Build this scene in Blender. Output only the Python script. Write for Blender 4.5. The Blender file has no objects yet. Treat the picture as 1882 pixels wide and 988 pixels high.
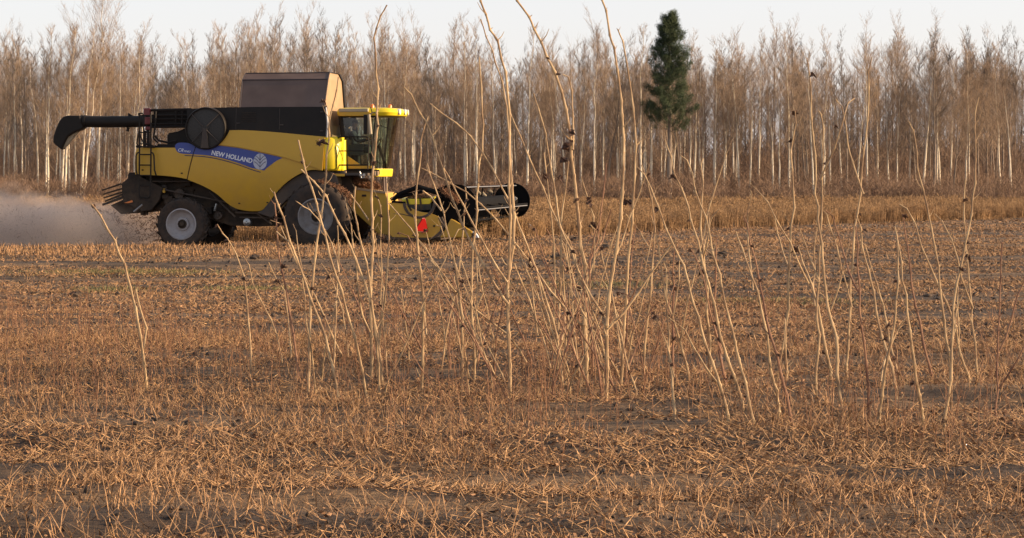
import bpy, math, random
import numpy as np
from mathutils import Vector, Matrix
from mathutils.geometry import delaunay_2d_cdt

random.seed(7); rng = np.random.default_rng(11)
R = math.radians
scene = bpy.context.scene
col = scene.collection

# ------------------------------------------------------------------ camera, sky, sun, exposure
CAMH = 2.25          # eye height
FPX = 4284.0         # focal length in pixels of the 1882 px wide photograph
PX0, HZ = 600.0, 318.0   # optical centre column and horizon row of the photograph
cd = bpy.data.cameras.new('camera'); cam = bpy.data.objects.new('camera', cd); col.objects.link(cam)
cam.location = (0, 0, CAMH); cam.rotation_euler = (R(90), 0, 0)
cd.sensor_width = 36; cd.lens = FPX/1882*36; cd.clip_start = .5; cd.clip_end = 6000
cd.shift_x = (941-PX0)/1882; cd.shift_y = -(494-HZ)/1882
scene.camera = cam

SUN_EL, SUN_AZ = 16.0, -7.0      # azimuth measured from +X towards +Y
w = bpy.data.worlds.new('World'); scene.world = w; w.use_nodes = True
nt = w.node_tree; nt.nodes.clear()
sky = nt.nodes.new('ShaderNodeTexSky'); sky.sky_type = 'NISHITA'; sky.sun_disc = False
sky.sun_elevation = R(SUN_EL); sky.sun_rotation = R(90-SUN_AZ)
sky.air_density = 1.0; sky.dust_density = 1.5; sky.ozone_density = 1.0; sky.altitude = 100
bg = nt.nodes.new('ShaderNodeBackground'); bg.inputs[1].default_value = .05
wo = nt.nodes.new('ShaderNodeOutputWorld')
veil = nt.nodes.new('ShaderNodeBackground')          # thin even veil of high white cloud over the whole sky
wtc = nt.nodes.new('ShaderNodeTexCoord'); wsp = nt.nodes.new('ShaderNodeSeparateXYZ'); wrp = nt.nodes.new('ShaderNodeValToRGB')
nt.links.new(wtc.outputs['Generated'], wsp.inputs[0]); nt.links.new(wsp.outputs['Z'], wrp.inputs[0]); nt.links.new(wrp.outputs[0], veil.inputs[0])
er = wrp.color_ramp.elements; er[0].position = 0.0; er[0].color = (.465, .437, .470, 1); er[1].position = .9; er[1].color = (.14, .165, .21, 1)
e_ = er.new(.09); e_.color = (.445, .42, .455, 1); e_ = er.new(.35); e_.color = (.27, .285, .32, 1)
veil.inputs[1].default_value = .86
ad = nt.nodes.new('ShaderNodeAddShader'); nt.links.new(sky.outputs[0], bg.inputs[0])
nt.links.new(bg.outputs[0], ad.inputs[0]); nt.links.new(veil.outputs[0], ad.inputs[1]); nt.links.new(ad.outputs[0], wo.inputs[0])
sd = bpy.data.lights.new('sun', 'SUN'); sd.energy = 5.0; sd.angle = R(.6); sd.color = (1, .75, .48)
sun = bpy.data.objects.new('sun', sd); col.objects.link(sun)
sdir = Vector((math.cos(R(SUN_EL))*math.cos(R(SUN_AZ)), math.cos(R(SUN_EL))*math.sin(R(SUN_AZ)), math.sin(R(SUN_EL))))
sun.rotation_euler = sdir.to_track_quat('Z', 'Y').to_euler(); sun.location = (60, -10, 40)
vs = scene.view_settings; vs.view_transform = 'Standard'; vs.look = 'None'; vs.gamma = 1; vs.exposure = .72
scene.render.engine = 'CYCLES'
try:
    scene.cycles.volume_bounces = 2; scene.cycles.transparent_max_bounces = 24; scene.cycles.max_bounces = 6
    scene.cycles.volume_step_rate = 2.0
except Exception: pass

# ------------------------------------------------------------------ materials
def mat(name, c, rough=.7, metal=0, c2=None, scale=8, bump=0, spec=None, detail=5, coat=0, stretch=None, lo=.35, hi=.65):
    m = bpy.data.materials.new(name); m.use_nodes = True; n = m.node_tree; b = n.nodes['Principled BSDF']
    b.inputs['Base Color'].default_value = (*c, 1); b.inputs['Roughness'].default_value = rough; b.inputs['Metallic'].default_value = metal
    if spec is not None: b.inputs['Specular IOR Level'].default_value = spec
    if coat: b.inputs['Coat Weight'].default_value = coat
    if c2 is not None or bump:
        tc = n.nodes.new('ShaderNodeTexCoord'); nz = n.nodes.new('ShaderNodeTexNoise'); src = tc.outputs['Object']
        if stretch:
            mp = n.nodes.new('ShaderNodeMapping'); mp.inputs['Scale'].default_value = stretch
            n.links.new(src, mp.inputs[0]); src = mp.outputs[0]
        n.links.new(src, nz.inputs['Vector']); nz.inputs['Scale'].default_value = scale; nz.inputs['Detail'].default_value = detail
        if c2 is not None:
            r = n.nodes.new('ShaderNodeValToRGB'); r.color_ramp.elements[0].position = lo; r.color_ramp.elements[1].position = hi
            r.color_ramp.elements[0].color = (*c, 1); r.color_ramp.elements[1].color = (*c2, 1)
            n.links.new(nz.outputs['Fac'], r.inputs[0]); n.links.new(r.outputs[0], b.inputs['Base Color'])
        if bump:
            bp = n.nodes.new('ShaderNodeBump'); bp.inputs['Strength'].default_value = bump; bp.inputs['Distance'].default_value = .02
            n.links.new(nz.outputs['Fac'], bp.inputs['Height']); n.links.new(bp.outputs[0], b.inputs['Normal'])
    return m

def dusty(name, c, dustc, rough=.45, amount=.5, scale=1.6, zlo=0., zhi=3., coat=0.):
    """paint with a film of field dust, thicker low down on the machine"""
    m = mat(name, c, rough, coat=coat); n = m.node_tree; b = n.nodes['Principled BSDF']
    tc = n.nodes.new('ShaderNodeTexCoord'); nz = n.nodes.new('ShaderNodeTexNoise'); nz.inputs['Scale'].default_value = scale; nz.inputs['Detail'].default_value = 8
    nz.inputs['Roughness'].default_value = .65
    n.links.new(tc.outputs['Object'], nz.inputs['Vector'])
    sp = n.nodes.new('ShaderNodeSeparateXYZ'); n.links.new(tc.outputs['Object'], sp.inputs[0])
    mr = n.nodes.new('ShaderNodeMapRange'); mr.inputs['From Min'].default_value = zlo; mr.inputs['From Max'].default_value = zhi
    mr.inputs['To Min'].default_value = 1.0; mr.inputs['To Max'].default_value = .25
    n.links.new(sp.outputs['Z'], mr.inputs['Value'])
    rp = n.nodes.new('ShaderNodeMapRange'); rp.inputs['From Min'].default_value = .3; rp.inputs['From Max'].default_value = .75; rp.inputs['To Max'].default_value = amount*1.6
    n.links.new(nz.outputs['Fac'], rp.inputs['Value'])
    mu = n.nodes.new('ShaderNodeMath'); mu.operation = 'MULTIPLY'; mu.use_clamp = True
    n.links.new(rp.outputs[0], mu.inputs[0]); n.links.new(mr.outputs[0], mu.inputs[1])
    mx = n.nodes.new('ShaderNodeMix'); mx.data_type = 'RGBA'
    mx.inputs[6].default_value = (*c, 1); mx.inputs[7].default_value = (*dustc, 1)
    n.links.new(mu.outputs[0], mx.inputs[0]); n.links.new(mx.outputs[2], b.inputs['Base Color'])
    ro = n.nodes.new('ShaderNodeMapRange'); ro.inputs['To Min'].default_value = rough; ro.inputs['To Max'].default_value = .9
    n.links.new(mu.outputs[0], ro.inputs['Value']); n.links.new(ro.outputs[0], b.inputs['Roughness'])
    return m

DUST = (.20, .125, .072)
M = dict(
    flake=mat('leaf_litter', (.10, .048, .026), .85, c2=(.40, .22, .115), scale=11),
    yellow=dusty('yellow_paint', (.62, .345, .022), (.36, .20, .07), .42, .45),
    yellow_sunlit=dusty('sunlit_yellow_paint', (.80, .60, .02), (.5, .34, .08), .35, .15),  # same machine yellow with sunlight put into the colour, for sun-facing parts
    black=dusty('black_panel', (.013, .010, .009), DUST, .55, .10, zhi=5),
    dark=dusty('dark_chassis', (.022, .019, .018), DUST, .75, .45, scale=3, zhi=2.6),
    fender=dusty('grey_fender', (.045, .036, .033), DUST, .7, .55, scale=2, zhi=3),
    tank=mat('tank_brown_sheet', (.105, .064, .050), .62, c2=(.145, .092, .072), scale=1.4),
    tank_front=mat('sunlit_tan_sheet', (.33, .215, .12), .6, c2=(.40, .265, .15), scale=2),  # lighter copy of the tank sheet, sunlight on its front painted in
    blue=mat('blue_decal', (.045, .065, .27), .45), navy=mat('navy_line', (.02, .022, .09), .5),
    white=mat('white_lettering', (.75, .74, .78), .5), silver=mat('silver_emblem', (.48, .48, .55), .5),
    tyre=dusty('tyre_rubber', (.020, .017, .016), (.085, .050, .031), .9, .7, scale=5, zlo=0, zhi=5),
    rim=dusty('wheel_rim_paint', (.40, .375, .385), (.26, .19, .14), .5, .6, scale=6, zlo=-1, zhi=2),
    rimf=dusty('muddy_wheel_rim', (.26, .235, .23), (.16, .11, .075), .6, .7, scale=6, zlo=-1, zhi=3),
    metal=mat('bare_metal', (.42, .40, .38), .35, .8), red=mat('red_emblem', (.27, .004, .003), .9, spec=.15),
    orange=mat('orange_lens', (.75, .20, .03), .3, spec=.6), lamp=mat('lamp_lens', (.85, .85, .8), .15, spec=.8),
    reelm=mat('reel_black', (.008, .007, .007), .85, spec=.1), reelgrey=mat('reel_grey_edge', (.25, .24, .25), .45, .3),
    pad=mat('pale_grey_plastic', (.50, .46, .42), .5), wt=mat('white_plastic_tip', (.65, .65, .68), .45),
    spout=mat('spout_inside', (.42, .33, .22), .7),
    skin=mat('skin', (.36, .19, .12), .5), shirt=mat('dark_blue_shirt', (.03, .04, .07), .85), cap=mat('dark_cap', (.03, .03, .04), .8),
    seatm=mat('grey_seat_cloth', (.07, .07, .08), .85), interior=mat('cab_trim', (.10, .105, .105), .6),
    straw=mat('straw', (.19, .095, .045), .85, c2=(.52, .30, .145), scale=30),
    strawred=mat('red_straw', (.13, .055, .03), .85, c2=(.33, .17, .09), scale=22),
    chaff=mat('field_litter', (.17, .083, .038), .8, c2=(.64, .38, .185), scale=14),
    crop=mat('ripe_soybean', (.15, .078, .035), .8, c2=(.44, .26, .12), scale=1.7, detail=9),
    grass=mat('green_grass', (.11, .11, .03), .7, c2=(.26, .21, .08), scale=9),
    clod=mat('soil_clod', (.042, .027, .018), .95, c2=(.08, .055, .04), scale=7, bump=.6),
    stem=mat('dry_stem_bark', (.25, .15, .08), .75, c2=(.58, .40, .22), scale=14, stretch=(1, 1, .35), bump=.2),
    stemred=mat('reddish_stem_bark', (.17, .075, .045), .75, c2=(.34, .18, .10), scale=9, stretch=(1, 1, .35)),
    pod=mat('withered_leaf', (.045, .022, .016), .85, c2=(.13, .065, .04), scale=30),
    twig=mat('fine_twigs', (.15, .10, .07), .85, c2=(.48, .335, .22), scale=1.2),
    twigb=mat('grey_twigs', (.06, .045, .04), .85, c2=(.27, .195, .14), scale=1.2),
    bark_pale=mat('pale_bark', (.46, .36, .25), .8, c2=(.80, .68, .52), scale=2.2, stretch=(3, 3, 1.2), lo=.30, hi=.48, bump=.3),
    bark_grey=mat('grey_bark', (.15, .11, .085), .85, c2=(.34, .255, .185), scale=2.5, stretch=(3, 3, .8), bump=.3),
    wood=mat('far_wood_twigs', (.075, .055, .047), .9, c2=(.20, .145, .115), scale=.8),
    brush=mat('undergrowth_twigs', (.12, .068, .045), .9, c2=(.31, .195, .125), scale=.7),
    needle=mat('pine_needles', (.025, .045, .018), .7, c2=(.06, .085, .03), scale=3),
)
for k_ in ('black', 'dark'): M[k_].node_tree.nodes['Principled BSDF'].inputs['Specular IOR Level'].default_value = .22
def glassmat(name, tint, refl):
    m = bpy.data.materials.new(name); m.use_nodes = True; n = m.node_tree; n.nodes.clear()
    o = n.nodes.new('ShaderNodeOutputMaterial'); mx = n.nodes.new('ShaderNodeMixShader'); t = n.nodes.new('ShaderNodeBsdfTransparent'); g = n.nodes.new('ShaderNodeBsdfGlossy')
    t.inputs[0].default_value = (*tint, 1); g.inputs[0].default_value = (.9, .9, .9, 1); g.inputs['Roughness'].default_value = .03
    fr = n.nodes.new('ShaderNodeFresnel'); fr.inputs[0].default_value = 1.5; ad = n.nodes.new('ShaderNodeMath'); ad.operation = 'ADD'; ad.inputs[1].default_value = refl
    n.links.new(fr.outputs[0], ad.inputs[0]); n.links.new(ad.outputs[0], mx.inputs[0]); n.links.new(t.outputs[0], mx.inputs[1]); n.links.new(g.outputs[0], mx.inputs[2]); n.links.new(mx.outputs[0], o.inputs[0])
    return m
M['glass'] = glassmat('tinted_glass', (.62, .70, .62), .02)
M['glassf'] = glassmat('windscreen_glass', (.50, .58, .46), .05)

# ------------------------------------------------------------------ mesh helpers
class MB:
    """collects faces; link() makes ONE mesh object"""
    def __init__(s): s.v = []; s.f = []; s.m = []; s.cur = 0
    def add(s, vs, fs):
        o = len(s.v); s.v += [tuple(p) for p in vs]; s.f += [tuple(i+o for i in f) for f in fs]; s.m += [s.cur]*len(fs); return s
    def box(s, x0, x1, y0, y1, z0, z1):
        return s.add([(x, y, z) for x in (x0, x1) for y in (y0, y1) for z in (z0, z1)],
                     [(0, 1, 3, 2), (4, 6, 7, 5), (0, 4, 5, 1), (2, 3, 7, 6), (0, 2, 6, 4), (1, 5, 7, 3)])
    def tube(s, pts, r, n=6, caps=True):
        pts = [Vector(p) for p in pts]; rs = r if hasattr(r, '__len__') else [r]*len(pts)
        vs = []; fs = []; up = None
        for i, p in enumerate(pts):
            d = (pts[min(i+1, len(pts)-1)]-pts[max(i-1, 0)]).normalized()
            if up is None: up = d.orthogonal().normalized()
            up = (up - d*up.dot(d)).normalized(); b = d.cross(up)
            for k in range(n):
                a = 2*math.pi*k/n; vs.append(p+(up*math.cos(a)+b*math.sin(a))*rs[i])
        for i in range(len(pts)-1):
            for k in range(n):
                fs.append((i*n+k, i*n+(k+1) % n, (i+1)*n+(k+1) % n, (i+1)*n+k))
        if caps: fs.append(tuple(range(n-1, -1, -1))); fs.append(tuple(range((len(pts)-1)*n, len(pts)*n)))
        return s.add(vs, fs)
    def lathe(s, prof, cx, cz, n=36, cy=0):
        """profile of (radius, y) revolved round an axis parallel to y through (cx, cz)"""
        vs = [(cx+r*math.cos(2*math.pi*k/n), cy+y, cz+r*math.sin(2*math.pi*k/n)) for r, y in prof for k in range(n)]
        fs = [(i*n+k, i*n+(k+1) % n, (i+1)*n+(k+1) % n, (i+1)*n+k) for i in range(len(prof)-1) for k in range(n)]
        return s.add(vs, fs)
    def prism(s, pts, y0, y1):
        """outline of (x, z) extruded from y0 to y1"""
        n = len(pts)
        vs = [(x, y0, z) for x, z in pts]+[(x, y1, z) for x, z in pts]
        fs = [tuple(range(n)), tuple(range(2*n-1, n-1, -1))]+[(i, n+i, n+(i+1) % n, (i+1) % n) for i in range(n)]
        return s.add(vs, fs)
    def loft(s, a, b):
        """two outlines with the same number of points, joined and closed"""
        n = len(a)
        return s.add(list(a)+list(b), [tuple(range(n)), tuple(range(2*n-1, n-1, -1))]+[(i, n+i, n+(i+1) % n, (i+1) % n) for i in range(n)])
    def link(s, name, mats, parent=None, smooth=False, bevel=0, loc=None):
        me = bpy.data.meshes.new(name); me.from_pydata(s.v, [], s.f)
        for m in (mats if isinstance(mats, (list, tuple)) else [mats]): me.materials.append(m)
        if any(s.m): me.polygons.foreach_set('material_index', s.m)
        me.update()
        import bmesh
        bm = bmesh.new(); bm.from_mesh(me); bmesh.ops.recalc_face_normals(bm, faces=bm.faces); bm.to_mesh(me); bm.free()
        if smooth:
            me.shade_smooth()
            try: me.set_sharp_from_angle(angle=R(38))
            except Exception: pass
        o = bpy.data.objects.new(name, me); col.objects.link(o)
        if parent: o.parent = parent
        if loc: o.location = loc
        if bevel:
            b = o.modifiers.new('bevel', 'BEVEL'); b.width = bevel; b.segments = 2; b.limit_method = 'ANGLE'; b.angle_limit = R(35)
        return o

def np_mesh(name, V, quads=None, tris=None, mats=None, smooth=False):
    """fast mesh from arrays"""
    me = bpy.data.meshes.new(name); V = np.asarray(V, dtype=np.float32).reshape(-1, 3)
    me.vertices.add(len(V)); me.vertices.foreach_set('co', V.ravel())
    parts = []; tot = []
    if quads is not None and len(quads): parts.append(np.asarray(quads).ravel()); tot += [4]*len(quads)
    if tris is not None and len(tris): parts.append(np.asarray(tris).ravel()); tot += [3]*len(tris)
    idx = np.concatenate(parts).astype(np.int32); tot = np.array(tot, dtype=np.int32)
    me.loops.add(len(idx)); me.loops.foreach_set('vertex_index', idx)
    me.polygons.add(len(tot)); st = np.concatenate([[0], np.cumsum(tot)[:-1]]).astype(np.int32)
    me.polygons.foreach_set('loop_start', st); me.polygons.foreach_set('loop_total', tot)
    for m in mats or []: me.materials.append(m)
    me.update(calc_edges=True); me.validate()
    if smooth: me.shade_smooth()
    return me

def obj(name, me, parent=None, loc=None):
    o = bpy.data.objects.new(name, me); col.objects.link(o)
    if parent: o.parent = parent
    if loc is not None: o.location = loc
    return o
def tag(o, label=None, cat=None, group=None, kind=None):
    if label: o['label'] = label
    if cat: o['category'] = cat
    if group: o['group'] = group
    if kind: o['kind'] = kind
    return o
def empty(name, loc, rz=0):
    o = bpy.data.objects.new(name, None); col.objects.link(o); o.location = loc; o.rotation_euler = (0, 0, rz); o.empty_display_size = .3
    return o

def sticks(P0, P1, r0, r1, n=3):
    """many thin tapered prisms at once: arrays (N,3),(N,3),(N,),(N,) -> V, quads"""
    P0 = np.asarray(P0, float); P1 = np.asarray(P1, float); d = P1-P0
    d /= np.maximum(np.linalg.norm(d, axis=1, keepdims=True), 1e-6)
    ref = np.where(np.abs(d[:, 2:3]) > .9, np.array([[1., 0, 0]]), np.array([[0, 0, 1.]]))
    a = np.cross(d, ref); a /= np.linalg.norm(a, axis=1, keepdims=True); b = np.cross(d, a)
    N = len(P0); V = np.zeros((N, 2*n, 3))
    ph = rng.random(N)*6.28
    for k in range(n):
        an = ph+2*math.pi*k/n; e = a*np.cos(an)[:, None]+b*np.sin(an)[:, None]
        V[:, k] = P0+e*np.asarray(r0)[:, None]; V[:, n+k] = P1+e*np.asarray(r1)[:, None]
    base = (np.arange(N)*2*n)[:, None]
    Q = np.concatenate([base+np.array([[k, (k+1) % n, n+(k+1) % n, n+k]]) for k in range(n)], axis=0)
    return V.reshape(-1, 3), Q

def blades(P, L, wid, lean, bend, yaw=None):
    """flat two-piece grass blades: (N,3) feet, length, width, lean angle (rad), extra bend"""
    N = len(P); az = rng.random(N)*6.2832 if yaw is None else yaw
    fw = rng.random(N)*6.2832
    dx, dy = np.cos(az), np.sin(az); wx, wy = np.cos(fw)*wid/2, np.sin(fw)*wid/2
    l1 = L*.55; l2 = L*.45
    p1 = P+np.stack([dx*np.sin(lean)*l1, dy*np.sin(lean)*l1, np.cos(lean)*l1], 1)
    l = lean+bend
    p2 = p1+np.stack([dx*np.sin(l)*l2, dy*np.sin(l)*l2, np.cos(l)*l2], 1)
    W = np.stack([wx, wy, np.zeros(N)], 1)
    V = np.stack([P-W, P+W, p1+W*.8, p1-W*.8, p2], 1).reshape(-1, 3)
    b = (np.arange(N)*5)[:, None]
    return V, b+np.array([[0, 1, 2, 3]]), b+np.array([[3, 2, 4]])

def vnoise(x, y, seed=0):
    r = np.random.default_rng(seed).random((256, 256)); xi = np.floor(x).astype(int); yi = np.floor(y).astype(int)
    fx = x-xi; fy = y-yi; fx = fx*fx*(3-2*fx); fy = fy*fy*(3-2*fy); g = lambda a, b: r[a % 256, b % 256]
    return (g(xi, yi)*(1-fx)*(1-fy)+g(xi+1, yi)*fx*(1-fy)+g(xi, yi+1)*(1-fx)*fy+g(xi+1, yi+1)*fx*fy)*2-1
def sstep(a, b, x): t = np.clip((x-a)/(b-a), 0, 1); return t*t*(3-2*t)

def terrain(x, y):
    x = np.asarray(x, float); y = np.asarray(y, float)
    ridge = .27*sstep(44, 59, y)
    low = sstep(2.6, .2, x+ (y-64)*.0)*sstep(61.6, 64.5, y)          # the dip the wheels stand in
    low = low*sstep(95, 84, y)
    z = ridge*(1-low)
    damp = 1-low*.9
    near = sstep(34, 28, y)
    z = z+damp*(.052*vnoise(x*.16+3, y*.55, 1)+.034*vnoise(x*.5, y*1.7, 2)+.016*vnoise(x*1.7, y*3.3, 3)*sstep(90, 60, y))
    z = z+near*(.05*vnoise(x*.8, y*.8, 5)+.02*vnoise(x*3, y*3, 6))
    return z
def tz(x, y): return float(terrain(np.array([x]), np.array([y]))[0])
def world(px, py, Y): return Vector(((px-PX0)/FPX*Y, Y, CAMH-(py-HZ)/FPX*Y))
# ------------------------------------------------------------------ ground sheet
xs = np.concatenate([[-1800, -700, -300, -150, -90, -60, -45, -36, -30], np.arange(-26, -14, .5), np.arange(-14, 22, .2), np.arange(22, 40, .5), [42, 46, 55, 70, 100, 160, 300, 700, 1800]])
ys = np.concatenate([[-300, -100, -30, 0, 8], np.arange(11, 36, .14), np.arange(36, 84, .2), np.arange(84, 110, .7), [115, 125, 140, 160, 190, 240, 320, 500, 900, 1800, 3500]])
GX, GY = np.meshgrid(xs, ys); V = np.stack([GX, GY, terrain(GX, GY)], 2).reshape(-1, 3)
nx, ny = len(xs), len(ys); I = (np.arange(ny-1)[:, None]*nx+np.arange(nx-1)[None]).ravel()
gm = mat('stubble_soil', (.1, .06, .03), .95); n = gm.node_tree; b = n.nodes['Principled BSDF']
tc = n.nodes.new('ShaderNodeTexCoord')
def noise(scale, stretch, detail=6, rough=.6):
    mp = n.nodes.new('ShaderNodeMapping'); mp.inputs['Scale'].default_value = stretch; n.links.new(tc.outputs['Object'], mp.inputs[0])
    z = n.nodes.new('ShaderNodeTexNoise'); z.inputs['Scale'].default_value = scale; z.inputs['Detail'].default_value = detail; z.inputs['Roughness'].default_value = rough
    n.links.new(mp.outputs[0], z.inputs['Vector']); return z.outputs['Fac']
def ramp(src, lo, hi, c0, c1):
    r = n.nodes.new('ShaderNodeValToRGB'); r.color_ramp.elements[0].position = lo; r.color_ramp.elements[1].position = hi
    r.color_ramp.elements[0].color = (*c0, 1); r.color_ramp.elements[1].color = (*c1, 1); n.links.new(src, r.inputs[0]); return r.outputs[0]
litter = ramp(noise(9, (1, 1.6, 1), 8, .75), .40, .62, (.085, .050, .028), (.34, .20, .095))
soil = ramp(noise(5, (1, 1, 1), 8, .7), .35, .7, (.036, .021, .012), (.105, .062, .035))
band = ramp(noise(.8, (.22, 1.25, 1), 6, .7), .47, .57, (0, 0, 0), (1, 1, 1))
mx = n.nodes.new('ShaderNodeMix'); mx.data_type = 'RGBA'; n.links.new(band, mx.inputs[0]); n.links.new(soil, mx.inputs[6]); n.links.new(litter, mx.inputs[7])
n.links.new(mx.outputs[2], b.inputs['Base Color'])
bp = n.nodes.new('ShaderNodeBump'); bp.inputs['Strength'].default_value = .9; bp.inputs['Distance'].default_value = .06
n.links.new(noise(12, (1, 1, 1), 8, .7), bp.inputs['Height']); n.links.new(bp.outputs[0], b.inputs['Normal'])
g = obj('field_ground', np_mesh('field_ground', V, quads=np.stack([I, I+1, I+nx+1, I+nx], 1), mats=[gm], smooth=True)); tag(g, kind='structure')

def put(name, V, Q=None, T=None, mats=None, label=None):
    o = obj(name, np_mesh(name, V, quads=Q, tris=T, mats=mats)); tag(o, label, None, None, 'stuff'); return o
def scatter(N, y0, y1, pad=1., bias=1.0):
    """points on the ground inside the view wedge (plus a margin)"""
    y = y0+(y1-y0)*rng.random(N)**bias
    xl = (-600/FPX)*y-pad; xr = (1282/FPX)*y+pad
    x = xl+(xr-xl)*rng.random(N); return x, y
def bandmask(x, y, seed=21):      # where litter lies thick, in streaks along the rows
    return vnoise(x*.18, y*1.1, seed)+.6*vnoise(x*.7, y*2.4, seed+1)

# straw litter lying on the soil
Vs = []; Qs = []; Ts = []; off = 0
def push(v, q, t=None):
    global off
    Vs.append(v); Qs.append(q+off)
    if t is not None: Ts.append(t+off)
    off += len(v)
def flush(name, mats, label):
    global Vs, Qs, Ts, off
    o = put(name, np.concatenate(Vs), np.concatenate(Qs), np.concatenate(Ts) if Ts else None, mats, label); Vs = []; Qs = []; Ts = []; off = 0
    return o
BX = np.array([-60., -7, 3.3, 4.55, 6.2, 11.4, 30, 60]); BY = np.array([78., 77, 75, 69.2, 71.6, 80, 101, 125])
def edge(x): return np.interp(x, BX, BY)
for (N, y0, y1, L, wd) in ((90000, 30, 66, .11, .010), (26000, 64, 104, .18, .016), (60000, 13, 31, .13, .007)):
    x, y = scatter(N, y0, y1); k = (bandmask(x, y) > rng.normal(0, .32, N)) & (y < edge(x)+.5); x, y = x[k], y[k]; N = len(x)
    z = terrain(x, y)+.008; a = rng.random(N)*6.28; el = rng.normal(0, .33, N); l = L*(.5+rng.random(N))
    P0 = np.stack([x, y, z], 1); P1 = P0+np.stack([np.cos(a)*l*np.cos(el), np.sin(a)*l*np.cos(el), np.abs(np.sin(el))*l+.01], 1)
    r = wd*(.5+rng.random(N))*.5; v, q = sticks(P0, P1, r, r*.7); push(v, q)
flush('straw_litter', [M['chaff']], 'loose straw and pod litter lying in streaks over the harvested soil')
# flat leaf and pod flakes, thrown everywhere and thicker in the streaks
for (N, y0, y1, L) in ((80000, 13, 40, .019), (90000, 38, 80, .028), (20000, 78, 104, .05)):
    x, y = scatter(N, y0, y1); k = (bandmask(x, y) > rng.normal(-.10, .5, N)) & (y < edge(x)+.5); x, y = x[k], y[k]; N = len(x)
    c = np.stack([x, y, terrain(x, y)+.015+.03*rng.random(N)**2], 1); u = rng.normal(0, 1, (N, 3))*np.array([1, 1, .45]); u /= np.linalg.norm(u, axis=1, keepdims=True)
    w2 = np.cross(u, rng.normal(0, 1, (N, 3))); w2 /= np.linalg.norm(w2, axis=1, keepdims=True); l = (L*(.5+rng.random(N)))[:, None]
    push(np.stack([c-u*l, c-w2*l*.5, c+u*l, c+w2*l*.45], 1).reshape(-1, 3), (np.arange(N)*4)[:, None]+np.array([[0, 1, 2, 3]]))
flush('leaf_litter', [M['flake']], 'reddish brown leaf and pod flakes strewn over the soil')
# standing stubble, in rows along x
x, y = scatter(46000, 31, 104, 1, .85); y = np.round(y/.38)*.38+rng.normal(0, .05, len(y))
k = (y < edge(x)-.1) & (bandmask(x, y) > rng.normal(0, .3, len(x))); x, y = x[k], y[k]; N = len(x)
wd = .010+.008*(y > 55)
v, q, t = blades(np.stack([x, y, terrain(x, y)-.01], 1), .05+.12*rng.random(N), wd, rng.random(N)*.7, rng.random(N)*.5); push(v, q, t)
x, y = scatter(9000, 55, 63, 1); k = x < 6; x, y = x[k], y[k]; N = len(x)
v, q, t = blades(np.stack([x, y, terrain(x, y)-.01], 1), .10+.16*rng.random(N)**2, np.full(N, .02), rng.random(N)*.6, rng.random(N)*.8); push(v, q, t)
flush('stubble', [M['straw']], 'short cut soybean stubble in rows across the field')
# green grass patches
for (px, py, wx_, N) in ((240, 512, 2.1, 1700), (150, 470, .3, 0), (470, 532, 1.0, 1000), (205, 540, .7, 600), (1110, 527, 1.6, 700), (1420, 560, 1.8, 900)):
    if not N: continue
    Y = CAMH*FPX/(py-HZ); X = (px-PX0)/FPX*Y
    x = X+rng.normal(0, wx_*.55, N); y = Y+rng.normal(0, .42, N)
    v, q, t = blades(np.stack([x, y, terrain(x, y)-.01], 1), .05+.09*rng.random(N), np.full(N, .010), rng.random(N)*.8, rng.random(N)*.6); push(v, q, t)
flush('green_grass', [M['grass']], 'small patches of low green grass among the straw')
# rough verge in front: dry grass and thin reddish weeds
x, y = scatter(48000, 13, 33, .6, .8); k = vnoise(x*.7, y*.5, 41)+.5*vnoise(x*1.9, y*1.5, 42) > rng.normal(.02, .25, len(x)); x, y = x[k], y[k]; N = len(x)
v, q, t = blades(np.stack([x, y, terrain(x, y)-.01], 1), .10+.26*rng.random(N)**1.5, .004+.005*rng.random(N), .2+rng.random(N)*1.0, rng.random(N)*1.2); push(v, q, t)
flush('dry_grass', [M['straw']], 'matted dry tan grass along the field edge in the foreground')
N = 4200; x, y = scatter(N, 18, 36, .5, .9); xx = (x/y*FPX+PX0); k = rng.random(N) < np.clip(.15+.8*vnoise(x*.6, y*.4, 51)+.4*(xx < 330), .05, 1); x, y = x[k], y[k]; N = len(x)
L = (.25+.5*rng.random(N)**1.6); lean = rng.normal(0, .22, N); az = rng.random(N)*6.28
P0 = np.stack([x, y, terrain(x, y)-.02], 1); P1 = P0+np.stack([np.cos(az)*np.sin(lean)*L, np.sin(az)*np.sin(lean)*L, np.cos(lean)*L], 1)
v, q = sticks(P0, P1, np.full(N, .0035), np.full(N, .0018)); push(v, q)
for j in range(3):
    f = .45+.5*rng.random(N); B = P0+(P1-P0)*f[:, None]; a = rng.random(N)*6.28; l = L*(.12+.2*rng.random(N)); E = B+np.stack([np.cos(a)*l*.5, np.sin(a)*l*.5, l*.8], 1)
    v, q = sticks(B, E, np.full(N, .002), np.full(N, .0012)); push(v, q)
flush('weeds', [M['strawred']], 'thin reddish brown dead weeds standing at the field edge')

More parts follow.
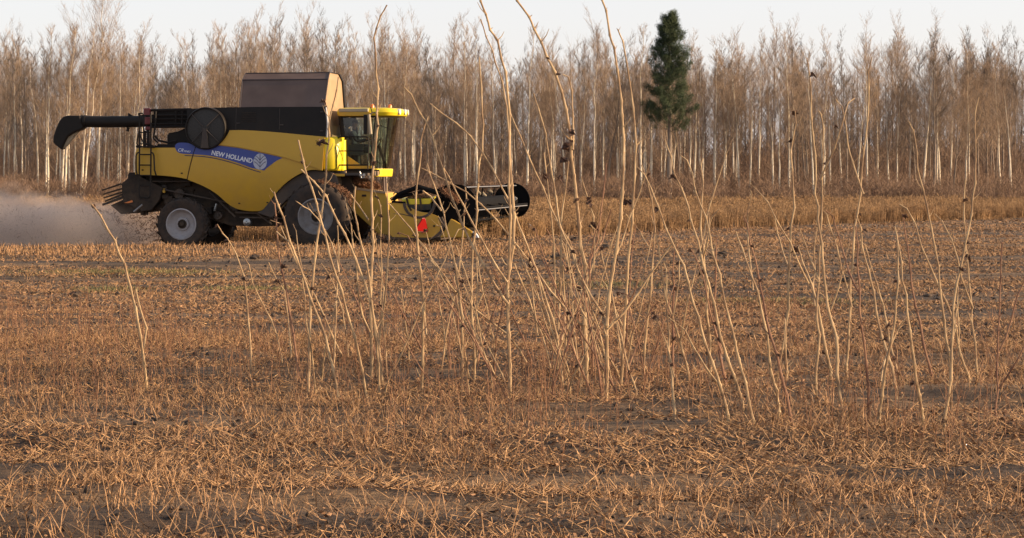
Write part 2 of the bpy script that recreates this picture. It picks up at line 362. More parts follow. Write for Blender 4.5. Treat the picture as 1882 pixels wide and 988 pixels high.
# small crumbs of soil between the straw
for (N, y0, y1, sz) in ((5000, 13, 30, .018), (8000, 28, 62, .032)):
    x, y = scatter(N, y0, y1, .6); c = np.stack([x, y, terrain(x, y)+.004], 1); s_ = sz*(.35+rng.random(N)**3*1.6)
    D6 = np.array([[1, 0, 0], [0, 1, 0], [-1, 0, 0], [0, -1, 0], [0, 0, .7], [0, 0, -.5]])
    V6 = c[:, None, :]+(D6[None]*(.6+.8*rng.random((N, 6, 1))))*s_[:, None, None]+rng.normal(0, .22, (N, 6, 3))*s_[:, None, None]
    base = (np.arange(N)*6)[:, None]; t = np.concatenate([base+np.array([[i, (i+1) % 4, 4]]) for i in range(4)]+[base+np.array([[(i+1) % 4, i, 5]]) for i in range(4)])
    Vs.append(V6.reshape(-1, 3)); Ts.append(t+off); off += N*6
o = put('soil_crumbs', np.concatenate(Vs), None, np.concatenate(Ts), [M['clod']], 'small dark crumbs of soil between the straw'); Vs = []; Qs = []; Ts = []; off = 0
# soil clods, each countable dark lump a thing
def lump(r, seed, sq=.7, sub=10):
    rg = random.Random(seed); mb = MB(); ring = 10; prof = 7
    vs = []; 
    for i in range(prof+1):
        th = math.pi*i/prof
        for k in range(ring):
            a = 2*math.pi*k/ring; rr = r*(1+rg.uniform(-.22, .22))
            vs.append((rr*math.sin(th)*math.cos(a)*1.25, rr*math.sin(th)*math.sin(a), rr*math.cos(th)*sq))
    fs = [(i*ring+k, i*ring+(k+1) % ring, (i+1)*ring+(k+1) % ring, (i+1)*ring+k) for i in range(prof) for k in range(ring)]
    mb.add(vs, fs); return mb
for (px, py, r, lab) in ((138, 543, .095, 'dark round soil clod in the stubble left of the spindly weeds'), (468, 476, .10, 'dark soil clump in the stubble below the gap between the wheels'),
                         (335, 473, .09, 'dark soil clump in the stubble just below the rear wheel'), (1058, 441, .13, 'dark clod at the foot of the standing crop'),
                         (1113, 456, .12, 'dark clod lying a little right of the one at the crop foot'), (1026, 476, .15, 'large dark clod behind the tall stems'),
                         (700, 558, .07, 'small black clod low behind the leaning stems'), (1330, 470, .12, 'dark clod in the stubble far right of the stems'), (1560, 520, .12, 'dark clod in the stubble at the right')):
    Y = CAMH*FPX/(py-HZ)
    for _ in range(4): Y = (CAMH-tz((px-PX0)/FPX*Y, Y))*FPX/(py-HZ)
    X = (px-PX0)/FPX*Y; o = lump(r, px).link('soil_clod', M['clod'], smooth=False, loc=(X, Y, tz(X, Y)+r*.3)); tag(o, lab, 'clod', 'soil clods on the field')

# ------------------------------------------------------------------ standing soybean crop: one mass
def crop_pts(N, dep0, dep1, xl=-34, xr=48):
    x = xl+(xr-xl)*rng.random(N); y = edge(x)+dep0+(dep1-dep0)*rng.random(N)
    k = (y < 141) & ((x/y*FPX+PX0) > -60) & ((x/y*FPX+PX0) < 1960)
    uu = (x-.36)*math.cos(R(13))-(y-69.56)*math.sin(R(13)); vv = -(x-.36)*math.sin(R(13))-(y-69.56)*math.cos(R(13)); k &= ~((np.abs(vv) < 5.45) & (uu < 4.1)); return x[k], y[k]
for (N, d0, d1, sz) in ((11000, 0, 3.5, 1.), (15000, 3.5, 22, 1.25), (17000, 18, 66, 1.9)):
    x, y = crop_pts(N, d0, d1); N = len(x); z = terrain(x, y); H = (.50+.16*rng.random(N)+.16*vnoise(x*.5, y*.35, 61)+.10*vnoise(x*1.7, y*1.2, 62))
    F = np.stack([x, y, z-.02], 1)
    for j in range(3):
        az = rng.random(N)*6.28; le = rng.random(N)*.28; h = H*(.8+.25*rng.random(N)); P1 = F+np.stack([np.cos(az)*np.sin(le)*h, np.sin(az)*np.sin(le)*h, np.cos(le)*h], 1)
        v, q = sticks(F, P1, np.full(N, .006*sz), np.full(N, .004*sz)); push(v, q)
        for i in range(4):
            f = .35+.65*rng.random(N); B = F+(P1-F)*f[:, None]; a = rng.random(N)*6.28; l = (.05+.05*rng.random(N))*sz; E = B+np.stack([np.cos(a)*l*.7, np.sin(a)*l*.7, l*.5*rng.normal(.2, 1, N)], 1)
            v, q = sticks(B, E, np.full(N, .008*sz), np.full(N, .005*sz)); push(v, q)
flush('soybean_crop', [M['crop']], 'uncut ripe brown soybean crop standing in front of the woods')

# ------------------------------------------------------------------ bare trees
def make_tree(seed, H, pale, spread=1., crown0=.42, nb=34, fork=False, twn=6):
    rg = np.random.default_rng(seed)
    r0 = .0056*H*(1+.35*rg.random()); k = 12; t = np.linspace(0, 1, k)
    wx = np.cumsum(rg.normal(0, .020*H/3, k))*t; wy = np.cumsum(rg.normal(0, .020*H/3, k))*t
    axis = np.stack([wx, wy, t*H], 1); rad = r0*(1-t)**1.05*.94+.007
    tb = MB(); tb.tube([tuple(p) for p in axis], list(rad), 7)
    P0 = []; P1 = []; A = []; B = []
    def seg(a, b, ra, rb): P0.append(a); P1.append(b); A.append(ra); B.append(rb)
    def at(f): return np.array([np.interp(f, t, axis[:, i]) for i in range(3)]), float(np.interp(f, t, rad))
    def branch(p, d, L, r, lvl):
        n = 3 if lvl < 2 else 2; q = p.copy(); dd = d.copy()
        for i in range(n):
            dd = dd+rg.normal(0, .13, 3)+np.array([0, 0, .16]); dd /= np.linalg.norm(dd); q2 = q+dd*L/n
            ra = r*(1-i/n*.75); rb = r*(1-(i+1)/n*.75); seg(q, q2, ra, rb)
            if lvl < 2:
                m = (3 if lvl == 0 else 3) if i else 1
                m = m if lvl == 0 else max(1, twn//3)
                for _ in range(m):
                    a = rg.random()*6.28; side = np.array([math.cos(a), math.sin(a), .25]); d2 = dd*.75+side*.6; d2 /= np.linalg.norm(d2)
                    f = rg.random(); branch(q+(q2-q)*f, d2, L*(.30+.25*rg.random()), max(r*.42, .0052), lvl+1)
            q = q2
    for i in range(nb):
        f = crown0+(0.985-crown0)*(i+rg.random())/nb; p, rr = at(f); a = i*2.4+rg.normal(0, .5); up = 1.15+1.1*(f-crown0)+rg.normal(0, .25)
        d = np.array([math.cos(a), math.sin(a), up]); d /= np.linalg.norm(d)
        env = math.sin(min(1, (f-crown0)/(1-crown0)*1.15+.22)*math.pi)**.7 if f < .97 else .3
        L = spread*H*.16*(.35+.75*env)*(.7+.5*rg.random()); branch(p, d, L, max(rr*.30, .010), 0)
    for i in range(4):     # a few dead snags on the lower trunk
        f = .12+.3*rg.random(); p, rr = at(f); a = rg.random()*6.28; d = np.array([math.cos(a), math.sin(a), .4]); branch(p, d/np.linalg.norm(d), .5+rg.random()*.9, .012, 1)
    if fork:
        for sgn in (-1, 1):
            p, rr = at(.55); q = p+np.array([sgn*.10*H, .02*H, .16*H]); q2 = q+np.array([sgn*.03*H, 0, .2*H]); seg(p, q, rr*.6, rr*.42); seg(q, q2, rr*.42, .02)
            for j in range(10):
                fr = j/10; pp = q+(q2-q)*fr; a = rg.random()*6.28; d = np.array([math.cos(a), math.sin(a), 1.1]); branch(pp, d/np.linalg.norm(d), H*.09*(1-fr*.5), .012, 0)
    v, q = sticks(P0, P1, np.array(A), np.array(B))
    tm = tb.link('trunk', M['bark_pale' if pale else 'bark_grey'], smooth=True)
    me = np_mesh('crown', v, quads=q, mats=[M['twig' if pale else 'twigb'] if seed % 3 else M['twig']])
    cr = obj('crown', me); return tm, cr
protos = []
for i in range(18):
    pale = i % 5 < 3; tm, cr = make_tree(100+i, 13, pale, spread=.9+.25*(i % 3), crown0=[.30, .38, .46, .25][i % 4], nb=[46, 40, 52][i % 3], twn=9, fork=(i in (4, 9)))
    protos.append((tm, cr, pale))
for tm, cr, _ in protos:                       # the first use of each variant takes the originals
    pass
used = set()
def plant(idx, X, Y, H, rz, label, group=None, cat='tree', name='bare_tree'):
    root = empty(name, (X, Y, tz(X, Y) if Y < 110 else .27), rz); s = H/13; root.scale = (s*.5+.5, s*.5+.5, s); root.rotation_euler = (R(rt.gauss(0, 1.6)), R(rt.gauss(0, 1.9)), rz)
    tm, cr, pale = protos[idx]
    if idx in used: tm = tm.copy(); cr = cr.copy(); col.objects.link(tm); col.objects.link(cr)
    used.add(idx); tm.parent = root; cr.parent = root
    tag(root, label, cat, group); return root

def zone(px):
    for lim, s in ((95, 'left of the grain spout'), (245, 'behind the unloading auger'), (345, 'behind the rear ladder'), (440, 'behind the round air screen'),
                   (640, 'behind the brown tank cover'), (760, 'behind the cab'), (880, 'behind the near reel end'), (990, 'behind the far reel end'), (1110, 'behind the tall stems'),
                   (1200, 'left of the pine'), (1330, 'beside the pine'), (1500, 'right of the pine'), (1700, 'well right of the pine'), (2500, 'at the far right')):
        if px < lim: return s
ORD = ['leftmost', 'second from left', 'third from left', 'fourth from left', 'fifth from left', 'sixth from left', 'seventh from left', 'eighth from left', 'ninth from left', 'tenth from left'] + ['%s from left' % w for w in 'eleventh twelfth thirteenth fourteenth fifteenth sixteenth seventeenth eighteenth nineteenth twentieth twenty-first twenty-second twenty-third twenty-fourth twenty-fifth twenty-sixth twenty-seventh twenty-eighth'.split()]
woods = {}
# skyline heights read off the photograph (row of the tree tops)
SKX = [0, 50, 100, 150, 180, 215, 260, 300, 370, 420, 460, 520, 570, 640, 700, 760, 840, 900, 950, 1010, 1070, 1100, 1150, 1200, 1300, 1420, 1550, 1650, 1760, 1882]
SKY = [75, 62, 95, 85, 60, 95, 55, 90, 65, 60, 42, 48, 38, 62, 48, 62, 42, 78, 88, 92, 72, 60, 85, 95, 78, 60, 85, 55, 74, 62]
rt = random.Random(5); placed = []
def try_place(Y0, Y1, n, hs, minpx):
    c = 0; tries = 0
    while c < n and tries < n*30:
        tries += 1; px = rt.uniform(-40, 1925); Y = rt.uniform(Y0, Y1)
        if any(abs(px-p) < minpx and abs(Y-q) < 9 for p, q in placed): continue
        placed.append((px, Y)); c += 1
        top = np.interp(px, SKX, SKY)+rt.uniform(-4, 30)*hs+(rt.random() < .5)*rt.uniform(15, 85)
        H = CAMH+(HZ-top)/FPX*Y-.27
        i = rt.randrange(18); pale = protos[i][2]; row = 'front edge' if Y1 < 172 else ('middle' if Y1 < 190 else 'back')
        o = plant(i, (px-PX0)/FPX*Y, Y, max(H, 8), rt.random()*6.28, 'bare tree', 'bare trees of the wood'); woods.setdefault(('pale' if pale else 'dark', 'front' if row == 'front edge' else row, zone(px)), []).append((px, o))
try_place(152, 166, 95, 1.0, 11)
try_place(168, 184, 84, .8, 10)
try_place(186, 205, 62, .6, 9)
for (kind_, row, zn_), lst in woods.items():
    lst.sort(key=lambda t: t[0])
    for k, (px, o) in enumerate(lst):
        o['label'] = ('only %s-barked bare tree %s, %s row' % (kind_, zn_, row)) if len(lst) == 1 else '%s of %s-barked bare trees %s, %s row' % (ORD[min(k, 27)], kind_, zn_, row)
# the tall tree that stands above the others
tm, cr = make_tree(777, 17, True, spread=1.45, crown0=.50, nb=34, twn=6)
Y = 156.; X = (181-PX0)/FPX*Y; Ht = CAMH+(HZ+22)/FPX*Y
root = empty('bare_tree', (X, Y, .27), 1.1); root.scale = (Ht/17,)*3; tm.parent = root; cr.parent = root
tag(root, 'tallest bare tree, wide crown rising above the woods over the unloading auger', 'tree', 'bare trees of the wood')

# leaning pairs of white trunks low at the left and right of the photograph
WL = dict(zip((88, 112, 118, 148, 152, 968, 880, 1092, 1178), ('thin white trunk left of the grain spout tip', 'left one of two white trunks under the grain spout', 'right one of two white trunks under the grain spout', 'left one of two leaning white trunks below the auger', 'right one of two leaning white trunks below the auger',
    'white trunk just above the far reel end', 'white trunk just above the near reel end', 'white trunk between the two tall right stems and the woods', 'white trunk at the edge of the woods left of the pine')))
for (px, Y, ln) in ((88, 150, 1), (112, 150.5, 3), (118, 149.5, 4), (148, 150, 5), (152, 151, 6), (968, 151, 2), (880, 152, -3), (1092, 153, -1), (1178, 150, 0)):
    tmc, crc, _ = protos[[1, 6, 2, 7, 11][px % 5]]
    root = plant([1, 6, 2, 7, 11][px % 5], (px-PX0)/FPX*Y, Y, 11.3, px, WL[px], 'bare trees of the wood')
    root.rotation_euler = (0, R(ln*.8), 0)

# pine at the right edge of the photograph
def make_pine(H):
    rg = np.random.default_rng(3); tb = MB(); tb.tube([(0, 0, 0), (.05, .02, H*.5), (0, 0, H)], [.17, .11, .02], 8)
    P0 = []; P1 = []; A = []; B = []; NP = []
    for i in range(72):
        f = .38+.60*(i/72); p = np.array([0, 0, H*f]); L = (1-f)**.7*2.7*(.6+.5*rg.random())+.25; a = i*2.4+rg.normal(0, .4); d = np.array([math.cos(a), math.sin(a), .25+.5*f])
        q = p; dd = d/np.linalg.norm(d)
        for k in range(4):
            dd = dd+rg.normal(0, .08, 3)+np.array([0, 0, .05]); dd /= np.linalg.norm(dd); q2 = q+dd*L/4; P0.append(q); P1.append(q2); A.append(.03*(1-k/5)); B.append(.03*(1-(k+1)/5))
            if k > 0:
                for _ in range(5 if k > 1 else 2):
                    s = q+(q2-q)*rg.random()+rg.normal(0, .14, 3); NP.append((s, dd))
            q = q2
        NP.append((q, dd)); NP.append((q+dd*.1, dd))
    v, q = sticks(P0, P1, np.array(A), np.array(B))
    S = []; E = []
    for s, dd in NP:
        n = 40; off_ = rg.normal(0, .10, (n, 3)); dirs = rg.normal(0, .8, (n, 3))+dd+np.array([0, 0, .4]); dirs /= np.linalg.norm(dirs, axis=1, keepdims=True); S.append(s+off_); E.append(s+off_+dirs*.16)
    S = np.concatenate(S); E = np.concatenate(E); v2, q2 = sticks(S, E, np.full(len(S), .009), np.full(len(S), .004))
    t = tb.link('trunk', M['bark_grey'], smooth=True); br = obj('branches', np_mesh('branches', v, quads=q, mats=[M['twigb']])); nd = obj('needles', np_mesh('needles', v2, quads=q2, mats=[M['needle']]))
    return t, br, nd
root = empty('pine_tree', ((1230-PX0)/FPX*148, 148, .27), .4); H = CAMH+(HZ-34)/FPX*148
for o in make_pine(H): o.parent = root
tag(root, 'dark green pine standing in front of the bare woods at the right', 'tree')

# far rows of the wood and the undergrowth: read as one mass each
N = 620; Yb = 208+60*rng.random(N); pxb = -80+2060*rng.random(N); Xb = (pxb-PX0)/FPX*Yb
top = np.interp(pxb, SKX, SKY)+35+80*rng.random(N); Hb = CAMH+(HZ-top)/FPX*Yb
F = np.stack([Xb, Yb, np.full(N, .2)], 1); ln = rng.normal(0, .02, (N, 2)); T = F+np.stack([ln[:, 0]*Hb, ln[:, 1]*Hb, Hb], 1)
v, q = sticks(F, T, np.full(N, .09)+.05*rng.random(N), np.full(N, .012)); push(v, q)
for j in range(54):
    f = .12+.76*rng.random(N)**.8 if j < 38 else .03+.45*rng.random(N); Bp = F+(T-F)*f[:, None]; a = rng.random(N)*6.28; l = Hb*(.05+.10*(1-f))*(.6+.8*rng.random(N)); E = Bp+np.stack([np.cos(a)*l*.6, np.sin(a)*l*.6, l*.9], 1)
    v, q = sticks(Bp, E, np.full(N, .022), np.full(N, .008)); push(v, q)
    for i in range(2):
        g2 = .3+.7*rng.random(N); C = Bp+(E-Bp)*g2[:, None]; a2 = rng.random(N)*6.28; l2 = l*.5; E2 = C+np.stack([np.cos(a2)*l2*.5, np.sin(a2)*l2*.5, l2*.9], 1); v, q = sticks(C, E2, np.full(N, .013), np.full(N, .008)); push(v, q)
flush('distant_woods', [M['wood']], 'far rows of the bare wood showing as one brown mass behind the nearer trunks')
N = 32000; Yb = 143+110*rng.random(N)**1.3; pxb = -80+2060*rng.random(N); Xb = (pxb-PX0)/FPX*Yb
hh = (.8+1.3*rng.random(N)+1.5*rng.random(N)**2*(Yb > 150)+2.2*(Yb > 195)*rng.random(N)+.7*vnoise(Xb*.35, Yb*.2, 71)); hh = np.maximum(hh, .5)
hh *= np.where(Yb < 195, .72, 1.15); F = np.stack([Xb, Yb, np.full(N, .2)], 1); az = rng.random(N)*6.28; T = F+np.stack([np.cos(az)*hh*.22, np.sin(az)*hh*.22, hh], 1)
v, q = sticks(F, T, np.full(N, .014), np.full(N, .008)); push(v, q)
for j in range(7):
    f = .15+.85*rng.random(N); Bp = F+(T-F)*f[:, None]; a = rng.random(N)*6.28; l = hh*(.15+.22*rng.random(N)); E = Bp+np.stack([np.cos(a)*l*.7, np.sin(a)*l*.7, l*.7], 1)
    v, q = sticks(Bp, E, np.full(N, .014), np.full(N, .008)); push(v, q)
flush('undergrowth', [M['brush']], 'tangled reddish brown undergrowth at the foot of the bare wood')
# ------------------------------------------------------------------ combine harvester
YAW = R(13); OH = Vector((.36, 69.56, 0)); hv = Vector((math.cos(YAW), -math.sin(YAW), 0)); nv = Vector((-math.sin(YAW), -math.cos(YAW), 0)); CAMP = Vector((0, 0, CAMH))
def S(px, py, v=1.6):
    """point seen at (px, py) on the machine's lengthwise plane v metres right of its centre -> (x, z) in its own frame"""
    d = Vector(((px-PX0)/FPX, 1, -(py-HZ)/FPX)); t = ((OH-CAMP).dot(nv)+v)/d.dot(nv); P = CAMP+d*t
    return ((P-OH).dot(hv), P.z)
def SS(pts, v=1.6): return [S(x, y, v) for x, y in pts]
def L3(px, py, v): x, z = S(px, py, v); return (x, -v, z)
rootc = empty('combine_harvester', OH, -YAW)
tag(rootc, 'yellow and black combine harvester with grey wheels cutting the brown crop, dust behind it', 'combine harvester')

def bez(pts, n=6):
    """smooth closed/open outline through points (Catmull-Rom), open"""
    out = []
    P = [pts[0]]+list(pts)+[pts[-1]]
    for i in range(1, len(P)-2):
        for k in range(n):
            t = k/n; out.append(tuple(.5*((2*P[i][a])+(-P[i-1][a]+P[i+1][a])*t+(2*P[i-1][a]-5*P[i][a]+4*P[i+1][a]-P[i+2][a])*t*t+(-P[i-1][a]+3*P[i][a]-3*P[i+1][a]+P[i+2][a])*t**3) for a in (0, 1)))
    out.append(tuple(pts[-1])); return out

def skin_panel(name, outline, surf, thick, m, parent, step=.09, smooth=True, mirror=False):
    """outline (x, z) filled with a fine net that follows y = surf(x, z), given a real thickness"""
    pts = [Vector(p) for p in outline]; n = len(pts)
    xs_ = [p.x for p in pts]; zs_ = [p.y for p in pts]
    def inside(x, z):
        c = False
        for i in range(n):
            a, b_ = pts[i], pts[(i+1) % n]
            if (a.y > z) != (b_.y > z) and x < (b_.x-a.x)*(z-a.y)/(b_.y-a.y)+a.x: c = not c
        return c
    def dist(x, z):
        p = Vector((x, z)); return min(((p-a)-(b_-a)*max(0, min(1, (p-a).dot(b_-a)/max((b_-a).length_squared, 1e-9)))).length for a, b_ in zip(pts, pts[1:]+pts[:1]))
    g = []
    x = min(xs_)+step/2
    while x < max(xs_):
        z = min(zs_)+step/2
        while z < max(zs_):
            if inside(x, z) and dist(x, z) > step*.4: g.append(Vector((x, z)))
            z += step
        x += step
    vv, ee, ff, *_ = delaunay_2d_cdt(pts+g, [], [list(range(n))], 1, 1e-5)
    nv_ = len(vv); V = []; 
    sg = 1
    for p in vv: V.append((p.x, surf(p.x, p.y), p.y))
    for p in vv: V.append((p.x, surf(p.x, p.y)+thick, p.y))
    F = [tuple(f) for f in ff]+[tuple(i+nv_ for i in reversed(f)) for f in ff]
    cnt = {}
    for f in ff:
        for i in range(len(f)):
            e = (f[i], f[(i+1) % len(f)]); cnt[tuple(sorted(e))] = cnt.get(tuple(sorted(e)), 0)+1
    for f in ff:
        for i in range(len(f)):
            a, b_ = f[i], f[(i+1) % len(f)]
            if cnt[tuple(sorted((a, b_)))] == 1: F.append((a, b_, b_+nv_, a+nv_))
    mb = MB(); mb.add(V, F); return mb.link(name, m, parent, smooth=smooth)

def body_y(x, z, base=1.60):
    return -(base+.05-.16*((z-2.35)/1.0)**2*(1 if z < 2.35 else .55)-.06*max(0, (-x-4.6))**2)
low = lambda x, z: body_y(x, z)
upp = lambda x, z: body_y(x, z)-.045

# yellow side, rear door panel
arch = bez([(593, 313.5), (575, 311.5), (558, 316), (540, 325.5), (523, 338), (506, 355), (492, 373), (482, 384), (474, 387.5)], 4)
belly = bez([(474, 387.5), (462, 388), (446, 386.5), (430, 382.5), (415, 372.5), (400, 358), (384, 347), (366, 338), (344.5, 329.5)], 3)
crease = bez([(406, 266), (438, 269.8), (472.7, 276.7), (507, 284.3), (535, 292), (558, 299.5), (580, 307.5), (593, 313)], 3)
skin_panel('rear_side_panel', SS([(247.5, 318), (247, 300), (247.5, 280), (250, 273), (256, 271.2), (300, 271), (330, 271), (357.5, 271.5), (354.5, 285), (350, 303), (343.8, 328.5)]+bez([(343.8, 328.5), (325, 325), (303, 322.5), (280, 321.5), (262, 321), (247.5, 320)], 2)), low, .05, M['yellow'], rootc)
skin_panel('side_panel', SS([(345.2, 329.2), (351.2, 303), (355.8, 285), (359.5, 268)]+crease[0:]+arch[1:]+belly[1:-1]), low, .05, M['yellow'], rootc)
seal = MB(); seal.tube([(lambda p: (p[0], low(*p)-.002, p[1]))(S(x, y)) for x, y in ((344.5, 329.5), (350.5, 303), (355, 285), (360, 268))], .014, 5)
seal.link('door_gap_strip', M['black'], rootc)
upo = bez([(401, 266.5), (409, 260), (417, 249), (421.5, 239)], 3)+bez([(421.5, 239), (445, 238.7), (480, 240.5), (515, 243.3), (548, 246.5), (597, 251)], 3)[1:]+[(595.5, 282), (593.5, 313)]
skin_panel('upper_side_panel', SS(upo+crease[::-1][1:]), upp, .05, M['yellow'], rootc)
# blue decal, navy line, lettering
def film(name, outline, m, off_, parent, surf=low, step=.12): return skin_panel(name, outline, lambda x, z: surf(x, z)-off_, .0015, m, parent, step)
decal = film('blue_decal', SS(bez([(346, 262.5), (335, 261.6), (327, 262.5), (322.5, 266), (322, 270), (324.5, 276), (329, 280), (338, 282.2), (359.4, 283.3), (383, 285.3), (410.5, 290.8), (438, 299), (462, 308)], 3)+[(486.5, 313)]+bez([(486.5, 313), (491, 308.5), (500, 301.6), (509, 295), (520, 289.6)], 3)[1:]+bez([(520, 289.6), (507, 286.3), (472.7, 278.7), (438, 271.6), (404, 267.4)], 2)[1:]+[(390, 268), (375, 270), (360, 268)]), M['blue'], .006, rootc)
ln = bez([(340, 284.6), (359.4, 285.5), (383, 287.6), (410.5, 293.2), (438, 301.2), (462, 310), (480, 315.5)], 3); ln2 = [(x-.3, y+1.5) for x, y in ln]
film('navy_stripe', SS(ln+ln2[::-1]), M['navy'], .006, rootc)

def lettering(name, body, px, py, pxr, pyr, hpx, m, parent, surf=low, off_=.010, v=1.6, bold=.012, shear=0):
    cu = bpy.data.curves.new('t', 'FONT'); cu.body = body; cu.size = 1; cu.offset = bold; cu.extrude = 0; cu.shear = shear; cu.resolution_u = 3
    to = bpy.data.objects.new('t', cu); col.objects.link(to); dg = bpy.context.evaluated_depsgraph_get(); me = bpy.data.meshes.new_from_object(to.evaluated_get(dg)); bpy.data.objects.remove(to)
    co = np.array([v_.co[:] for v_ in me.vertices]); mn, mxx = co.min(0), co.max(0)
    a = Vector(S(px, py, v)); b_ = Vector(S(pxr, pyr, v)); ax = b_-a; hgt = hpx/FPX*68
    ez = Vector((-ax.y, ax.x)).normalized()*hgt
    for q in me.vertices:
        p = a+ax*((q.co.x-mn[0])/(mxx[0]-mn[0]))+ez*((q.co.y-mn[1])/(mxx[1]-mn[1])); q.co = (p.x, surf(p.x, p.y)-off_, p.y)
    me.materials.append(m); me.name = name; return obj(name, me, parent)
lettering('brand_lettering', 'NEW HOLLAND', 389, 284.2, 464, 299.8, 9.0, M['white'], rootc, bold=.03)
lettering('model_lettering', 'CR', 327.5, 277.8, 337.5, 279.0, 6.2, M['white'], rootc, bold=.01, shear=.35)
lettering('model_number', '9080', 338.5, 279.0, 350.5, 280.2, 3.6, M['white'], rootc, bold=.0, shear=.3)
# leaf emblem: ellipse of curved leaf strips
ec = Vector(S(478.8, 296.5)); er, ez_ = 13.0/FPX*68, 15.0/FPX*68
ell = [(ec.x+er*math.cos(t)*(1-.06*math.sin(t)), ec.y+ez_*math.sin(t)) for t in [2*math.pi*k/28 for k in range(28)]]
lf = film('leaf_emblem', ell, M['silver'], .011, rootc)
for sgn in (-1, 1):
    for k in range(3):
        y0 = .18-k*.42; cv = [(.0, y0), (.22, y0+.22), (.48, y0+.46), (.86, y0+.66)]; cv = [(x, y) if math.hypot(x, y) < 1 else (x/math.hypot(x, y), y/math.hypot(x, y)) for x, y in cv]
        P_ = [(ec.x+sgn*x*er, ec.y+y*ez_) for x, y in cv]; MB().tube([(x, low(x, z)-.013, z) for x, z in P_], .008, 4).link('leaf_vein', M['navy'], lf)
MB().tube([(ec.x, low(ec.x, ec.y)-.013, ec.y+ez_*.98), (ec.x, low(ec.x, ec.y)-.013, ec.y-ez_)], .007, 4).link('leaf_vein', M['navy'], lf)

# yellow front corner that catches the sun
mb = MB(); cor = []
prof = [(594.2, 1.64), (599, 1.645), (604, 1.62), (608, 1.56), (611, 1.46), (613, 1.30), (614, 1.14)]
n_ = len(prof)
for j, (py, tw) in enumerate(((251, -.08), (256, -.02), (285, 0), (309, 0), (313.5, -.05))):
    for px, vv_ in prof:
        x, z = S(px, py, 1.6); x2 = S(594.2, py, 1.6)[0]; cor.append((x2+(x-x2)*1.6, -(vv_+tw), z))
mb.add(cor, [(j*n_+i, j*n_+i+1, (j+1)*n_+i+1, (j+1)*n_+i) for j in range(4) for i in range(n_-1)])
fc = mb.link('front_corner_panel', M['yellow_sunlit'], rootc, smooth=True); so = fc.modifiers.new('s', 'SOLIDIFY'); so.thickness = .03; so.offset = -1
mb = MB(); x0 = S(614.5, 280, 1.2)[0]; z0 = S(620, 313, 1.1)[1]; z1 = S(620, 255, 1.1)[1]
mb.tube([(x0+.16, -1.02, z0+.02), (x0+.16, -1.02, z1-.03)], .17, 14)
mb.link('sunlit_corner_guard', M['yellow_sunlit'], rootc, smooth=True)

# black upper body (tapering inward to the roof), engine deck, chassis
def hood_y(x, z): return -(1.60-.10*max(0, z-2.9)-.02)
skin_panel('hood', SS([(341, 199.5), (400, 197), (470, 195.8), (597.5, 195.5), (598.5, 225), (597, 251.5), (548, 247.2), (515, 244), (480, 241.2), (445, 239.4), (421, 240), (410, 262), (395, 268), (361, 269), (343, 263)]), hood_y, .06, M['black'], rootc, step=.15)
core = MB(); core.prism(SS([(256, 274), (345, 262), (345, 201), (596, 198), (600, 250), (597, 311), (560, 318), (520, 342), (488, 380), (440, 385), (405, 358), (345, 327), (252, 322)]), -1.28, 1.28)
core.link('body', M['dark'], rootc)
chs = MB(); chs.prism(SS([(236, 320), (258, 316), (350, 322), (440, 345), (520, 330), (612, 318), (640, 322), (652, 345), (640, 395), (600, 412), (540, 414), (470, 416), (425, 414), (395, 405), (372, 388), (300, 384), (262, 388), (236, 345)], .9), -.95, .95)
chs.link('chassis', M['dark'], rootc)
# front of the body under the tank: tan sheet behind the cab
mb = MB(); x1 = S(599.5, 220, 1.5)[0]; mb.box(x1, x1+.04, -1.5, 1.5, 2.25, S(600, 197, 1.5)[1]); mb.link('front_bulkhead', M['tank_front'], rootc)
mb = MB(); mb.tube([L3(599, 197, 1.6), L3(602, 225, 1.62), L3(600.5, 252, 1.62)], .035, 6); mb.link('bulkhead_edge', M['reelgrey'], rootc)

# clutter on the chassis: brackets, guards, pipes, pulleys
cr_ = random.Random(4); mb = MB()
for i in range(34):
    px = cr_.uniform(252, 435); py = cr_.uniform(326+max(0, (px-330))*.30, 392); x, z = S(px, py, 1.2)
    w_, h_ = cr_.uniform(.06, .32), cr_.uniform(.05, .26); d_ = cr_.uniform(.95, 1.22)
    MB().box(x-w_/2, x+w_/2, -d_, -.9, z-h_/2, z+h_/2).link('bracket', M['dark'], rootc, bevel=.01)
for (a, b_, r_) in (((262, 340), (420, 372), .025), ((280, 333), (395, 333), .02), ((385, 352), (432, 398), .03), ((400, 375), (397, 389), .016), ((433, 390), (520, 392), .035), ((440, 399), (528, 401), .02), ((470, 372+18), (500, 412), .03), ((250, 350), (285, 372), .02)):
    MB().tube([L3(*a, 1.25), L3(*b_, 1.25)], r_, 6).link('pipe', M['fender'], rootc)
for px, py, r_ in ((330, 355, .16), (302, 345, .11), (432, 375, .2), (402, 395, .13), (500, 398, .15)): x, z = S(px, py, 1.1); MB().lathe([(0, -.04), (r_*.3, -.05), (r_*.35, -.01), (r_*.85, -.01), (r_, -.05), (r_, .05), (0, .05)], x, z, 20, -1.14).link('pulley', M['fender'], rootc, smooth=True)
mb = MB(); x, z = S(454, 408, 1.3)
mb.lathe([(0, -.05), (.03, -.06), (.05, -.05), (.11, -.03), (.12, 0), (.12, .2), (0, .2)], x, z, 20, -1.3); mb.link('side_reflector', M['metal'], rootc, smooth=True)
mb = MB()
for px, py, w_, h_ in ((271, 347, .06, .16), (301, 350, .07, .12), (268, 342, .2, .03)): x, z = S(px, py, 1.26); mb.box(x-w_/2, x+w_/2, -1.27, -1.2, z-h_/2, z+h_/2)
mb.link('yellow_bracket', M['yellow'], rootc)
